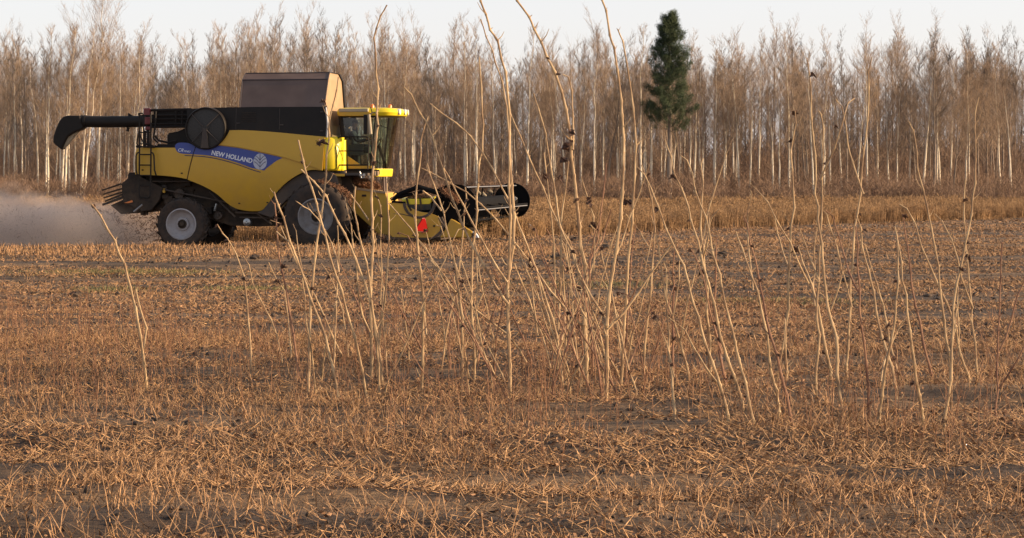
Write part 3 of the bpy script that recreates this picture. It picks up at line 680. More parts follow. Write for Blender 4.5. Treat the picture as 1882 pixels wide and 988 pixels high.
MB().tube([L3(246, 389, 1.3), L3(262, 376, 1.3)], .03, 6).link('cylinder_rod', M['metal'], rootc); MB().tube([L3(394, 387, 1.3), L3(398, 374, 1.3)], .03, 6).link('cylinder_rod', M['metal'], rootc)
# rear axle
mb = MB(); x, z = S(333, 412, 1.7); mb.box(x-.14, x+.14, -1.4, 1.4, z-.16, z+.14); mb.box(x-.3, x+.3, -.35, .35, z-.1, z+.55); mb.link('rear_axle', M['dark'], rootc, bevel=.02)
# dark fender over the front wheel
fo = bez([(593, 314.5), (575, 312.5), (558, 317), (540, 326.5), (523, 339), (506, 356), (492, 374), (482, 386), (474, 389)], 4)
fi = bez([(503, 398), (508, 389), (519, 375), (534, 361), (550, 352), (570, 345), (590, 342), (612, 344)], 4)
mb = MB(); mb.prism(SS(fo+[(474, 392), (500, 400)]+fi[1:]+[(622, 338), (618, 322), (606, 315)], 1.5), -1.5, -.9); mb.link('front_fender', M['fender'], rootc, bevel=.02)

# rear: straw chopper housing, spreader tines, chaff tail
mb = MB(); mb.prism(SS([(236.5, 317), (250, 316), (262, 326), (300, 345), (292, 368), (278, 386), (262, 388), (226, 372), (224, 352), (223, 337), (234, 328)], 1.3), -1.3, 1.3)
mb.link('chopper_housing', M['dark'], rootc, bevel=.02)
mb = MB(); mb.prism(SS([(203, 377), (236, 362), (268, 366), (276, 386), (240, 392), (222, 393)], 1.1), -1.1, 1.1); mb.link('spreader_hood', M['dark'], rootc, bevel=.02)
mb = MB()
for (a, b_, r_) in (((187, 349.5), (223, 337.5), .028), ((189, 356.8), (224.5, 346), .028), ((190.5, 363.2), (225, 352.5), .028), ((193, 369.5), (226, 356.5), .034), ((188.5, 376), (226, 362), .045)):
    for vv_ in (1.28, 1.0): mb.tube([L3(*b_, vv_), L3(*a, vv_)], [r_, r_*.8], 6)
mb.link('straw_fins', M['dark'], rootc)
mb = MB(); mb.add([L3(228, 372.5, 1.31), L3(243, 367.5, 1.31), L3(244.5, 371, 1.31), L3(236, 373, 1.31)], [(0, 1, 2, 3)]); o = mb.link('rear_marker', M['orange'], rootc); so = o.modifiers.new('s', 'SOLIDIFY'); so.thickness = .02

# unloading auger, folded back
va = .55
mb = MB(); tube_c = [(352, 217), (300, 220), (250, 223), (200, 223.5), (158, 223)]
mb.tube([L3(*p, va) for p in tube_c], .175, 18); mb.tube([L3(158.5, 223, va), L3(155, 223, va)], .20, 18); mb.tube([L3(152.5, 223, va), L3(149.5, 223, va)], .20, 18)
mb.tube([L3(155, 223, va), L3(138, 224, va), L3(128, 226, va)], .17, 18)
au = mb.link('unloading_auger', M['black'], rootc, smooth=True)
mb = MB(); a = [(x, -va-.19, z) for x, z in SS([(150, 212.5), (128, 212), (119, 214.5), (112.5, 222), (107, 234), (101.5, 250), (101, 262), (116, 275), (121, 262), (127, 251), (138, 243.5), (150, 238.5), (156, 235)], va)]
b_ = [(x, -va+.19, z) for x, z in SS([(150, 212.5), (128, 212), (119, 214.5), (112.5, 222), (107, 234), (101.5, 250), (101, 262), (116, 275), (121, 262), (127, 251), (138, 243.5), (150, 238.5), (156, 235)], va)]
mb.loft(a, b_); mb.link('spout', M['black'], au, bevel=.035)
mb = MB(); mb.prism(SS([(117, 274), (123, 269), (131, 259), (145, 242), (137, 246), (127, 252.5), (121, 263)], va-.1), -va-.05, -va+.14); mb.link('sunlit_spout_mouth', M['spout'], au)  # tan colour paints sunlight on the inner face of the black spout
mb = MB(); mb.prism(SS([(236, 207), (245, 213), (250, 213), (248, 217), (236, 216)], va), -va-.03, -va+.03); mb.tube([L3(236, 234, va), L3(234.5, 241, va)], .05, 6); mb.link('auger_bracket', M['dark'], au)
# engine deck frame and rails over the auger
mb = MB()
for y0_, y1_, r_ in ((202.5, 200.5, .04), (212, 211, .03), (219, 218, .025), (228, 227, .03), (233, 232, .04)): mb.tube([L3(268, y0_, 1.2), L3(352, y1_, 1.2)], r_, 6)
for px in (270, 286, 323, 335): mb.tube([L3(px, 201, 1.2), L3(px, 234, 1.2)], .03, 6)
x0, z0 = S(283, 233, 1.0); x1, z1 = S(350, 203, 1.0); mb.box(x0, x1, -1.05, .4, z0, z1)
mb.link('deck_frame', M['black'], rootc)
mb = MB(); x, z = S(271, 207, 1.22); mb.box(x-.10, x+.10, -1.3, -1.15, z-.10, z+.14); x, z = S(272, 222, 1.22); mb.box(x-.09, x+.09, -1.28, -1.15, z-.1, z+.12); x, z = S(272, 236, 1.22); mb.box(x-.08, x+.10, -1.28, -1.15, z-.04, z+.06); mb.link('rear_lamp', mat('dark_red_lens', (.16, .02, .02), .3), rootc, bevel=.02)
mb = MB(); mb.prism(SS([(308, 248), (312, 244), (328, 241), (346, 233), (350, 262), (318, 270), (309, 268)], 1.0), -1.1, 0); mb.link('engine_cover', M['black'], rootc, bevel=.05)
mb = MB(); mb.tube([L3(285, 249, 1.1), L3(292, 258, 1.1), L3(310, 262, 1.1), L3(325, 258, 1.1)], .035, 6); mb.tube([L3(290, 266, 1.1), L3(322, 267, 1.1)], .03, 6); x0, z0 = S(286, 271, 1.1); x1, z1 = S(345, 267, 1.1); mb.box(x0, x1, -1.2, 1.2, z0, z1); mb.link('engine_hoses', M['dark'], rootc)
# rotary air screen
cx, cz = S(379.4, 235.5, 1.6); rr = 39.5/FPX*68
mb = MB(); mb.lathe([(rr, .25), (rr, -.04), (rr*.97, -.075), (rr*.93, -.075), (rr*.91, -.03)], cx, cz, 48, -1.66)
scr = mb.link('air_screen', M['black'], rootc, smooth=True)
mb = MB(); mb.lathe([(rr*.92, -.02), (rr*.55, -.05), (.10, -.07), (.10, -.12), (0, -.12)], cx, cz, 48, -1.66); 
mesh_m = mat('perforated_screen', (.02, .018, .016), .65, c2=(.05, .042, .036), scale=60, detail=1); mb.link('perforated_disc', mesh_m, scr, smooth=True)
mb = MB()
for a in (45, 135, 225, 315): mb.tube([(cx+.08*math.cos(R(a)), -1.79, cz+.08*math.sin(R(a))), (cx+rr*.93*math.cos(R(a)), -1.73, cz+rr*.93*math.sin(R(a)))], .014, 5)
mb.prism([(cx-.055, cz), (cx+.055, cz), (cx+.12, cz-rr*.93), (cx-.12, cz-rr*.93)], -1.80, -1.765)
mb.link('suction_arm', M['fender'], scr)

# seams, vents and latches of the hood
for px in (432, 512):
    MB().tube([(lambda p: (p[0], hood_y(*p)-.001, p[1]))(S(px, y)) for y in (199, 215, 238)], .009, 4).link('hood_seam', M['fender'], rootc)
for px, py in ((436, 226), (516, 229), (590, 240), (590, 205)):
    x, z = S(px, py); MB().box(x-.05, x+.05, hood_y(x, z)-.025, hood_y(x, z)+.01, z-.018, z+.018).link('hood_latch', M['fender'], rootc, bevel=.006)
mb = MB()
for k in range(6): x, z = S(455, 206+k*3.2); mb.box(x-.22, x+.22, hood_y(x, z)-.014, hood_y(x, z)+.01, z-.012, z+.008)
mb.link('hood_vent', M['dark'], rootc)
for px, py in ((438, 373.5), (262, 312), (335, 318), (577, 302), (490, 372)):
    x, z = S(px, py); MB().box(x-.03, x+.03, low(x, z)-.012, low(x, z)+.01, z-.02, z+.02).link('panel_catch', M['dark'], rootc, bevel=.005)
# grain tank extension
def gpt(px, py, v): x, z = S(px, py, v); return x, z
xr, z0 = S(441, 196, 1.35); xf, _ = S(596, 196, 1.35); _, z1 = S(520, 146, .95); _, z2 = S(520, 134, .62)
xr1, xf1 = S(445.8, 146, .95)[0], S(603, 145, .95)[0]; xr2, xf2 = S(451.5, 134.5, .62)[0], S(605.5, 132.5, .62)[0]
ring = lambda xa, xb, hw, z: [(xa, -hw, z), (xb, -hw, z), (xb, hw, z), (xa, hw, z)]
mb = MB(); A_, B_, C_ = ring(xr, xf, 1.35, z0-.02), ring(xr1, xf1, .95, z1), ring(xr2, xf2, .62, z2)
mb.add(A_+B_+C_, [(0, 1, 5, 4), (4, 5, 9, 8), (3, 0, 4, 7), (7, 4, 8, 11), (2, 3, 7, 6), (6, 7, 11, 10), (8, 9, 10, 11)])
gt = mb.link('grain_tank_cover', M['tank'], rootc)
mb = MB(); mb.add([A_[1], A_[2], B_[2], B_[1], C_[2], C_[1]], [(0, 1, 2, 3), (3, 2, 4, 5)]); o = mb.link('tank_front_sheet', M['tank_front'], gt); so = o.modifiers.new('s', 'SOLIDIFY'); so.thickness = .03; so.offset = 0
mb = MB()
mb.tube([B_[0], B_[1]], .022, 5); mb.tube([A_[0], B_[0], C_[0]], .022, 5); mb.tube([C_[0], C_[1]], .022, 5); mb.tube([A_[1], B_[1], C_[1]], .02, 5)
mb.link('cover_hinges', mat('dark_brown_edge', (.05, .035, .035), .6), gt)
mb = MB()
for a, b_ in ((A_[2], B_[2]), (B_[2], C_[2]), (C_[2], C_[1])):
    mb.loft([(a[0]+.0, a[1]-.16, a[2]), (a[0]+.06, a[1]-.16, a[2]), (a[0]+.06, a[1]+.03, a[2]), (a[0], a[1]+.03, a[2])], [(b_[0]+.0, b_[1]-.16, b_[2]), (b_[0]+.06, b_[1]-.16, b_[2]), (b_[0]+.06, b_[1]+.03, b_[2]), (b_[0], b_[1]+.03, b_[2])])
mb.link('tank_frame', M['black'], gt)
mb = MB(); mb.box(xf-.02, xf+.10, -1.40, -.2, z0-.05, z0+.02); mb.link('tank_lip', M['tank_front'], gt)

# wheels
def wheel(px, py, vout, r, rrim, width, lugs, rimm, name, side=1, hubm=None):
    x, z = S(px, py, vout); return wheel_at(x, z, vout, r, rrim, width, lugs, rimm, name, side)
def wheel_at(x, z, vout, r, rrim, width, lugs, rimm, name, side=1):
    yo = -vout*side; s = side      # s=+1: outer face towards -y
    ty = MB(); W = width
    prof = [(rrim, 0), (rrim+.03, -.015), (rrim+(r-rrim)*.35, -.035), (rrim+(r-rrim)*.7, -.03), (r-.10, .0), (r-.055, .04), (r-.045, W*.3), (r-.04, W*.5), (r-.045, W*.7), (r-.055, W-.04), (r-.10, W), (rrim+(r-rrim)*.5, W+.03), (rrim, W)]
    ty.lathe([(a, b_*s) for a, b_ in prof], x, z, 48, yo)
    for k in range(lugs):
        for h_ in (0, 1):
            a0 = 2*math.pi*(k+.5*h_)/lugs; a1 = a0+.22; ya, yb = (0.0, W*.54) if h_ == 0 else (W, W*.46)
            def P(a, rad, y): return (x+rad*math.cos(a), yo+y*s, z+rad*math.sin(a))
            t_ = .045
            ty.loft([P(a0-t_*.6, r-.13, ya), P(a0+t_*.6, r-.13, ya), P(a0+t_*.5, r-.0, ya+(.02 if h_ == 0 else -.02)), P(a0-t_*.5, r-.0, ya+(.02 if h_ == 0 else -.02))],
                    [P(a1-t_*.6, r-.1, yb), P(a1+t_*.6, r-.1, yb), P(a1+t_*.5, r-.0, yb), P(a1-t_*.5, r-.0, yb)])
    t_o = ty.link('tyre', M['tyre'], None, smooth=True)
    rm = MB(); q = rrim
    rm.lathe([(a, b_*s) for a, b_ in [(q+.012, .01), (q+.012, -.02), (q-.02, -.03), (q-.035, -.005), (q-.05, .04), (q-.075, .06), (q-.10, .13), (q-.13, .15), (q*.45, .17), (q*.42, .12), (q*.30, .11), (q*.30, .3)]], x, z, 40, yo)
    rm_o = rm.link('rim', rimm, None, smooth=True)
    hb = MB(); hb.lathe([(a, b_*s) for a, b_ in [(0, .04), (q*.13, .04), (q*.17, .07), (q*.18, .12), (q*.32, .12)]], x, z, 16, yo)
    for k in range(10):
        a = 2*math.pi*k/10; hb.lathe([(0, .075*s), (.018, .075*s), (.02, .13*s)], x+q*.26*math.cos(a), z+q*.26*math.sin(a), 8, yo)
    hb_o = hb.link('hub', M['dark'], None, smooth=True)
    # part = tyre carrying name 'wheel', with rim and hub below it
    wh = t_o; wh.name = name; wh.data.name = name; wh.parent = rootc; rm_o.parent = wh; hb_o.parent = wh; return wh
wheel(333, 411.5, 1.75, .80, .455, .52, 20, M['rim'], 'rear_wheel')
x, z = S(333, 411.5, 1.75); wheel_at(x, z, 1.75, .80, .455, .52, 20, M['rim'], 'rear_wheel', -1)
wheel(580, 397.5, 1.95, 1.0, .52, .66, 22, M['rimf'], 'front_wheel')
x, z = S(580, 397.5, 1.95); wheel_at(x, z, 1.95, 1.0, .52, .66, 22, M['rimf'], 'front_wheel', -1)
mb = MB(); mb.tube([(x, -1.4, z), (x, 1.4, z)], .2, 14); mb.box(x-.35, x+.35, -.9, .9, z-.3, z+.4); mb.link('front_axle', M['dark'], rootc)

# rear ladder and service platform rails
mb = MB(); vl = 1.75
for px in (256, 277): mb.tube([L3(px, 208, vl), L3(px+.5, 270, vl), L3(px, 320, vl), L3(px-1 if px > 260 else px, 358, vl)], .026, 6)
mb.tube([L3(256, 358, vl), L3(259, 363.5, vl), L3(273, 363.5, vl), L3(276, 358, vl)], .026, 6)
for py in (212, 243, 264, 283.6, 303, 322, 341, 363): mb.tube([L3(256, py, vl), L3(277, py, vl)], .02, 6)
lad = mb.link('ladder', M['black'], rootc)
mb = MB()
mb.tube([L3(256, 279.5, vl), L3(252, 281, vl+.05), L3(250, 286, vl+.05), L3(250, 312, vl+.05), L3(252, 320, vl+.05), L3(256, 323, vl)], .024, 6)
mb.tube([L3(277, 279.5, vl), L3(281, 281, vl+.05), L3(283, 286, vl+.05), L3(284, 312, vl+.05), L3(287, 322, vl)], .024, 6)
mb.tube([L3(256, 240, vl), L3(251, 263, vl), L3(256, 270, vl)], .024, 6)
mb.tube([L3(254, 210, vl), L3(256, 208, vl), L3(262, 208, vl), L3(264, 211, vl), L3(264, 240, vl)], .024, 6)
mb.tube([L3(286.5, 204, 1.5), L3(285, 234, 1.5), L3(282, 254, 1.5), L3(290, 262, 1.5)], .028, 6)
mb.tube([L3(256, 244, vl), L3(264, 264, vl), L3(282, 268, vl)], .024, 6); mb.tube([L3(266, 240, 1.5), L3(266, 268, 1.5)], .05, 6); mb.tube([L3(272, 238, 1.5), L3(273, 268, 1.5)], .05, 6)
mb.tube([L3(250, 269, vl), L3(284, 270, vl)], .03, 6)
mb.link('ladder_handrail', M['black'], lad)

# ---------------------------------------------------------------- cab
vc = .95
cabp = MB()
def post(a, b_, va_, vb_, r_): cabp.tube([L3(*a, va_), L3(*b_, vb_)], r_, 6)
post((625.5, 212), (637, 310), vc, vc, .07); post((691, 213), (681, 310), vc, vc, .035)
for vv_ in (-vc,):
    xa, za = S(625.5, 212, vc); xb, zb = S(637, 310, vc); cabp.tube([(xa, vc, za), (xb, vc, zb)], .07, 6)
    xa, za = S(691, 213, vc); xb, zb = S(681, 310, vc); cabp.tube([(xa, vc, za), (xb, vc, zb)], .035, 6)
cabp.tube([L3(625.5, 213, vc), L3(691, 213, vc)], .04, 6); cabp.tube([L3(636, 311, vc), L3(684, 311, vc)], .045, 6)
xa, za = S(624, 214, vc); xb, zb = S(636, 312, vc); cabp.box(xa-.02, xa+.04, -vc, vc, za-.25, za); cabp.box(xa-.05, xb, -vc, vc, zb, zb+.9)
cab = cabp.link('cab', M['black'], rootc)
mb = MB(); x0, z0 = S(637, 323, vc); x1, z1 = S(712, 311.5, vc); mb.box(x0, x1-.25, -vc, vc, z0+.04, z1); mb.link('cab_floor', M['dark'], cab)
# windscreen: plan-view arc leaning out towards the roof
def arc(xs0, xf0, z, hw=vc, n=14): return [(xs0+(xf0-xs0)*math.cos(t)**.75, -hw*math.sin(t), z) for t in [math.pi/2*(1-2*i/n)*.999 for i in range(n+1)]]
xt0, zt = S(691, 214, vc); xb0, zb = S(681, 308, vc); xtf = S(731, 214, 0)[0]; xbf = S(714, 308, 0)[0]
a = arc(xb0, xbf, zb, vc*.92); b_ = arc(xt0, xtf, zt); mb = MB(); nn = len(a); rows = []
for k in range(7):
    f = k/6; rows += [tuple(Vector(p).lerp(Vector(q), f)) for p, q in zip(a, b_)]
mb.add(rows, [(k*nn+i, k*nn+i+1, (k+1)*nn+i+1, (k+1)*nn+i) for k in range(6) for i in range(nn-1)]); mb.link('windscreen', M['glassf'], cab, smooth=True)
for sd_, nm in ((1, 'side_window'), (-1, 'side_window')):
    y_ = -vc*sd_; mb = MB(); p = [S(*q, vc) for q in ((628, 216), (690, 216), (681.5, 308), (638.5, 308))]; mb.add([(x, y_*(.98 if i > 1 else 1), z) for i, (x, z) in enumerate(p)], [(0, 1, 2, 3)]); mb.link(nm, M['glass'], cab)
mb = MB()     # yellow sill of the door
pz = SS([(638.5, 286), (664, 303), (683, 304), (682, 311), (638.5, 311)], vc+.02); mb.prism(pz, -vc-.03, -vc+.01); mb.link('door_sill', M['yellow'], cab, bevel=.008)
mb = MB()     # bright front skirt
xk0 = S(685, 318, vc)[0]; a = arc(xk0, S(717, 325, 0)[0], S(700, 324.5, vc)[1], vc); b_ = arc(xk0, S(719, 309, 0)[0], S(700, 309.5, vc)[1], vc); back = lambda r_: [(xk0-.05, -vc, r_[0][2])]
mb.loft(a, b_); mb.link('front_skirt', M['yellow_sunlit'], cab, smooth=False, bevel=.03)
# roof
def roofring(z, gx, gy): 
    xr_ = S(622.5, 205, vc)[0]; xm_ = S(700, 205, vc)[0]; xf_ = S(742, 205, 0)[0]
    r_ = arc(xm_, xf_+gx, z, vc+gy, 16); return [(xr_-gx*.3, -vc-gy, z)]+r_+[(xr_-gx*.3, vc+gy, z)]
zl = S(690, 213, vc)[1]; zm = S(690, 206, vc)[1]; zu = S(690, 199.5, vc)[1]; zt_ = S(690, 196.8, vc)[1]
rings = [roofring(zl, -.03, .0), roofring(zl+.02, .05, .05), roofring(zm, .10, .09), roofring(zu-.03, .06, .06), roofring(zu+.02, -.06, .0), roofring(zt_, -.4, -.3)]
mb = MB(); nn = len(rings[0]); mb.add([p for r_ in rings for p in r_], [(k*nn+i, k*nn+(i+1) % nn, (k+1)*nn+(i+1) % nn, (k+1)*nn+i) for k in range(5) for i in range(nn)]+[tuple(range(nn)), tuple(range(5*nn, 6*nn))])
roof = mb.link('cab_roof', M['yellow_sunlit'], cab, smooth=True)
mb = MB(); xr_ = S(624, 201, 1.0)[0]; xe_ = S(678, 201, 1.0)[0]; mb.box(xr_, xe_, -1.12, -.9, zm+.01, zu+.01); mb.link('shaded_roof_trim', M['spout'], roof, bevel=.02); MB().box(xr_, xe_+.06, -1.11, -.9, zl, zm+.008).link('shaded_roof_strip', M['yellow'], roof, bevel=.015)  # duller trim and strip over the bright roof paint its side in shade
for vv_ in (.62, .2, -.25, -.68):
    t = math.asin(vv_/(vc+.09)); x_ = S(700, 205, vc)[0]+(S(742, 205, 0)[0]+.10-S(700, 205, vc)[0])*math.cos(t)**.75
    mb = MB(); mb.tube([(x_-.06, -vv_, zm+.02), (x_+.012, -vv_*1.01, zm+.02)], [.085, .085], 14); mb.link('work_light', M['lamp'], roof)
for px, vv_ in ((684, .78), (716.5, -.72)):
    mb = MB(); x, z = S(px, 202, vv_); mb.tube([(x, -vv_, z-.05), (x, -vv_, z+.02)], .07, 10); mb.tube([(x, -vv_, z+.02), (x, -vv_, z+.13), (x, -vv_, z+.165), (x, -vv_, z+.175)], [.062, .062, .045, .0], 12); mb.link('beacon', M['orange'], roof, smooth=True)
# mirror and arm
mb = MB(); mb.tube([L3(690, 206, 1.0), L3(684, 207, 1.25), L3(678, 212, 1.4)], .02, 6); mb.tube([L3(682, 248, 1.4), L3(683, 262, 1.3), L3(684, 280, 1.1)], .018, 6); mb.tube([L3(684, 206, 1.3), L3(681, 196, 1.3)], .015, 5)
mir = mb.link('mirror_arm', M['black'], cab)
mb = MB(); a_ = L3(676.5, 210, 1.4); b2 = L3(679.5, 246, 1.4); mb.box(a_[0]-.13, a_[0]-.03, a_[1]-.05, a_[1]+.2, b2[2], a_[2]); mo_ = mb.link('mirror', M['black'], mir, bevel=.02); mb = MB(); mb.tube([(a_[0]+.02, a_[1], a_[2]), (b2[0]+.03, b2[1], b2[2])], .05, 10); mb.link('mirror_back', M['spout'], mo_)
x_ = S(700, 215, -1.1)[0]; mb = MB(); mb.box(x_+.3, x_+.36, 1.15, 1.4, 2.9, 3.5); mb.tube([(x_, .95, 3.7), (x_+.33, 1.2, 3.55)], .02, 6); mb.link('mirror', M['black'], cab, bevel=.02)
# handrails and steps of the cab platform
mb = MB(); vr = 1.45
mb.tube([L3(619, 312, vr), L3(618.5, 262, vr), L3(620, 254, vr), L3(625, 251, vr), L3(672, 251, vr), L3(677, 253, vr), L3(678, 262, vr), L3(676, 311, vr)], .02, 6)
mb.tube([L3(619, 277, vr), L3(672, 277, vr)], .016, 6); mb.tube([L3(619, 303, vr), L3(676, 303, vr)], .022, 6)
mb.tube([L3(606, 256, vr+.1), L3(613, 262, vr+.1), L3(618.5, 276, vr+.1), L3(619.5, 309, vr+.1), L3(607, 312, vr+.1)], .013, 5); mb.tube([L3(604, 283, vr+.1), L3(619, 281, vr+.1)], .012, 5)
mb.tube([L3(683.5, 254, 1.2), L3(684.5, 311, 1.2)], .02, 6)
mb.link('handrail', M['black'], cab)
mb = MB(); x0, z0 = S(606, 323.5, vr); x1, z1 = S(676, 317.5, vr); mb.box(x0, x1, -vr, -.5, z0+.02, z1); plat = mb.link('platform', M['fender'], cab, bevel=.01)
mb = MB(); x0, z0 = S(614, 323.5, vr+.02); x1, z1 = S(633, 319, vr+.02); mb.box(x0, x1, -vr-.02, -vr+.02, z0, z1); mb.link('platform_plate', M['yellow'], plat)
mb = MB(); x0, z0 = S(608, 324, vr+.02); x1, z1 = S(614, 318.5, vr+.02); mb.box(x0, x1, -vr-.03, -vr+.02, z0, z1); mb.link('marker_lamp', M['orange'], plat, bevel=.01)
mb = MB()
for px in (663, 669): x, z = S(px, 321, 1.47); mb.tube([(x, -1.49, z), (x, -1.43, z)], .04, 10)
mb.tube([L3(661, 314, 1.47), L3(664, 327, 1.47), L3(670, 325, 1.47)], .022, 6); mb.link('step_latch', M['metal'], plat)
mb = MB(); mb.tube([L3(688.5, 314, 1.1), L3(688.5, 323, 1.1)], .05, 8); mb.box(*(lambda a, b_: (a[0], b_[0], -1.12, -1.0, b_[1], a[1]))(S(686, 314, 1.1), S(695, 323, 1.1))); mb.link('headlight', M['tank_front'], cab, bevel=.015)
# seat, steering column, console
mb = MB(); xs_, zs_ = S(655, 283, 0); mb.box(xs_-.28, xs_+.24, -.27, .27, zs_-.02, zs_+.12); mb.box(xs_-.36, xs_-.22, -.25, .25, zs_+.1, zs_+.78); mb.box(xs_-.1, xs_+.1, -.15, .15, zs_-.45, zs_); mb.box(xs_-.34, xs_-.22, -.13, .13, zs_+.78, zs_+.95)
seat = mb.link('driver_seat', M['seatm'], cab, bevel=.05)
mb = MB(); mb.tube([(xs_+.95, 0, zs_-.5), (xs_+.68, 0, zs_+.26)], .05, 8); rw = [(xs_+.66+.07*math.sin(a), .20*math.cos(a), zs_+.30+.19*math.sin(a)*.8) for a in [2*math.pi*k/16 for k in range(17)]]; mb.tube(rw, .016, 6); mb.link('steering_wheel', M['black'], cab)
mb = MB(); xq, zq = S(650, 268, .7); mb.box(xq-.1, xq+.45, -.55, -.36, zs_+.02, zs_+.22); mb.link('armrest_console', M['interior'], cab, bevel=.03)
mb = MB(); xq, zq = S(650, 275, .9); mb.box(xq-.15, xq+.30, -.91, -.86, zq-.16, zq+.16); mb.link('door_panel', M['interior'], cab, bevel=.05)

# ---------------------------------------------------------------- driver (a thing of its own inside the cab)
def person():
    bx = xs_+.0; bz = zs_+.14       # seat surface
    J = dict(pel=((bx-.10, 0, bz+.09), .135), bel=((bx-.13, 0, bz+.25), .125), chest=((bx-.12, 0, bz+.42), .15), neckb=((bx-.09, 0, bz+.57), .07), neck=((bx-.07, 0, bz+.63), .052),
             head=((bx-.045, 0, bz+.73), .092), head2=((bx-.04, 0, bz+.81), .088))
    E = [('pel', 'bel'), ('bel', 'chest'), ('chest', 'neckb'), ('neckb', 'neck'), ('neck', 'head'), ('head', 'head2')]
    for s_, t in ((-1, 'r'), (1, 'l')):
        J['sh'+t] = ((bx-.10, s_*.19, bz+.50), .062); J['el'+t] = ((bx+.06, s_*.27, bz+.24), .045); J['wr'+t] = ((bx+.34, s_*.22 if t == 'l' else s_*.20, bz+.30), .032); J['pa'+t] = ((bx+.42, s_*.20, bz+.32), .030)
        J['hip'+t] = ((bx-.02, s_*.10, bz+.08), .095); J['kn'+t] = ((bx+.42, s_*.14, bz+.10), .062); J['an'+t] = ((bx+.50, s_*.14, bz-.34), .042); J['to'+t] = ((bx+.66, s_*.14, bz-.39), .035)
        E += [('chest', 'sh'+t), ('sh'+t, 'el'+t), ('el'+t, 'wr'+t), ('wr'+t, 'pa'+t), ('pel', 'hip'+t), ('hip'+t, 'kn'+t), ('kn'+t, 'an'+t), ('an'+t, 'to'+t)]
        for k, dy in enumerate((-.03, -.01, .01, .03)):
            J['f%s%d' % (t, k)] = ((bx+.47, s_*.20+dy, bz+.335), .010); J['g%s%d' % (t, k)] = ((bx+.49-.004*abs(k-1), s_*.20+dy, bz+.30), .009); E += [('pa'+t, 'f%s%d' % (t, k)), ('f%s%d' % (t, k), 'g%s%d' % (t, k))]
        J['th'+t] = ((bx+.43, s_*.20-s_*.045, bz+.345), .011); E += [('pa'+t, 'th'+t)]
    names = list(J); me = bpy.data.meshes.new('person'); me.from_pydata([J[k][0] for k in names], [(names.index(a), names.index(b_)) for a, b_ in E], [])
    o = bpy.data.objects.new('person', me); col.objects.link(o)
    sk = o.modifiers.new('skin', 'SKIN'); 
    lay = me.skin_vertices[0].data if me.skin_vertices else None
    if lay is None: me.skin_vertices.new() if hasattr(me.skin_vertices, 'new') else None; lay = me.skin_vertices[0].data
    for i, k in enumerate(names): lay[i].radius = (J[k][1], J[k][1])
    lay[0].use_root = True
    ss = o.modifiers.new('sub', 'SUBSURF'); ss.levels = ss.render_levels = 1
    dg = bpy.context.evaluated_depsgraph_get(); me2 = bpy.data.meshes.new_from_object(o.evaluated_get(dg)); bpy.data.objects.remove(o)
    me2.materials.clear(); me2.materials.append(M['shirt']); me2.materials.append(M['skin'])
    for p in me2.polygons:
        c = p.center; p.material_index = 1 if (c.z > bz+.60 or (c.x > bx+.33 and c.z > bz+.2)) else 0
    me2.shade_smooth(); me2.name = 'person'
    o = obj('person', me2); hx, hz = bx-.04, bz+.77
    f = MB(); f.tube([(hx+.085, 0, hz+.02), (hx+.115, 0, hz-.02)], [.008, .018], 6)
    for s_ in (-1, 1): f.tube([(hx+.0, s_*.085, hz-.03), (hx-.005, s_*.092, hz+.03)], .018, 6)
    f.link('nose_and_ears', M['skin'], o, smooth=True)
    f = MB()
    for s_ in (-1, 1): f.tube([(hx+.078, s_*.032, hz+.015), (hx+.092, s_*.032, hz+.015)], .011, 6)
    f.box(hx+.08, hx+.095, -.025, .025, hz-.05, hz-.042); f.link('eyes_and_mouth', M['cap'], o)
    f = MB(); ringn = 14; vs_ = []; 
    for zz, rr_ in ((.03, .098), (.07, .096), (.10, .075), (.115, .03)): vs_ += [(hx+rr_*math.cos(2*math.pi*k/ringn), rr_*.95*math.sin(2*math.pi*k/ringn), hz+zz) for k in range(ringn)]
    f.add(vs_, [(r_*ringn+k, r_*ringn+(k+1) % ringn, (r_+1)*ringn+(k+1) % ringn, (r_+1)*ringn+k) for r_ in range(3) for k in range(ringn)]+[tuple(range(3*ringn, 4*ringn))])
    f.prism([(hx+.07, hz+.03), (hx+.175, hz+.025), (hx+.175, hz+.033), (hx+.07, hz+.045)], -.06, .06); f.link('cap', M['cap'], o, smooth=True)
    return o
drv = person(); drv.matrix_world = Matrix.Translation(OH) @ Matrix.Rotation(-YAW, 4, 'Z')
tag(drv, 'person in dark clothes and cap seated at the steering wheel inside the harvester cab', 'person')

# ---------------------------------------------------------------- feeder house and header
mb = MB(); fb = SS([(632, 343.5), (709, 354), (714, 376), (714, 432), (694, 428), (672, 408), (650, 388), (636, 368)], .8); mb.prism(fb, -.8, .8); fh = mb.link('feeder_house', M['yellow'], rootc, bevel=.02)
mb = MB(); mb.tube([L3(632, 343, .82), L3(709, 353.5, .82)], .045, 4); mb.link('sunlit_feeder_edge', M['tank_front'], fh)  # tan tube paints the sunlit top edge of the yellow feeder house
for px, py in ((669, 359),): mb = MB(); x, z = S(px, py, .82); mb.box(x-.06, x+.06, -.83, -.79, z-.03, z+.03); mb.link('latch_plate', M['dark'], fh)
mb = MB(); mb.tube([L3(705, 325, .5), L3(706, 352, .5)], .04, 6); mb.tube([L3(709, 325, .3), L3(709, 352, .3)], .03, 6); mb.link('lift_post', M['tank'], rootc)
HW = 5.35
hdr = MB(); xh0, zh0 = S(716, 436, HW); xh1 = S(800, 436, HW)[0]
hdr.prism([(xh0-.02, zh0+.08), (xh0-.02, zh0+.95), (xh0+.10, zh0+.95), (xh0+.14, zh0+.25), (xh0+.75, zh0+.02), (xh1+.12, zh0-.02), (xh1+.12, zh0-.06), (xh0+.7, zh0-.06)], -HW+.06, HW-.06)
header = hdr.link('header', M['dark'], rootc)
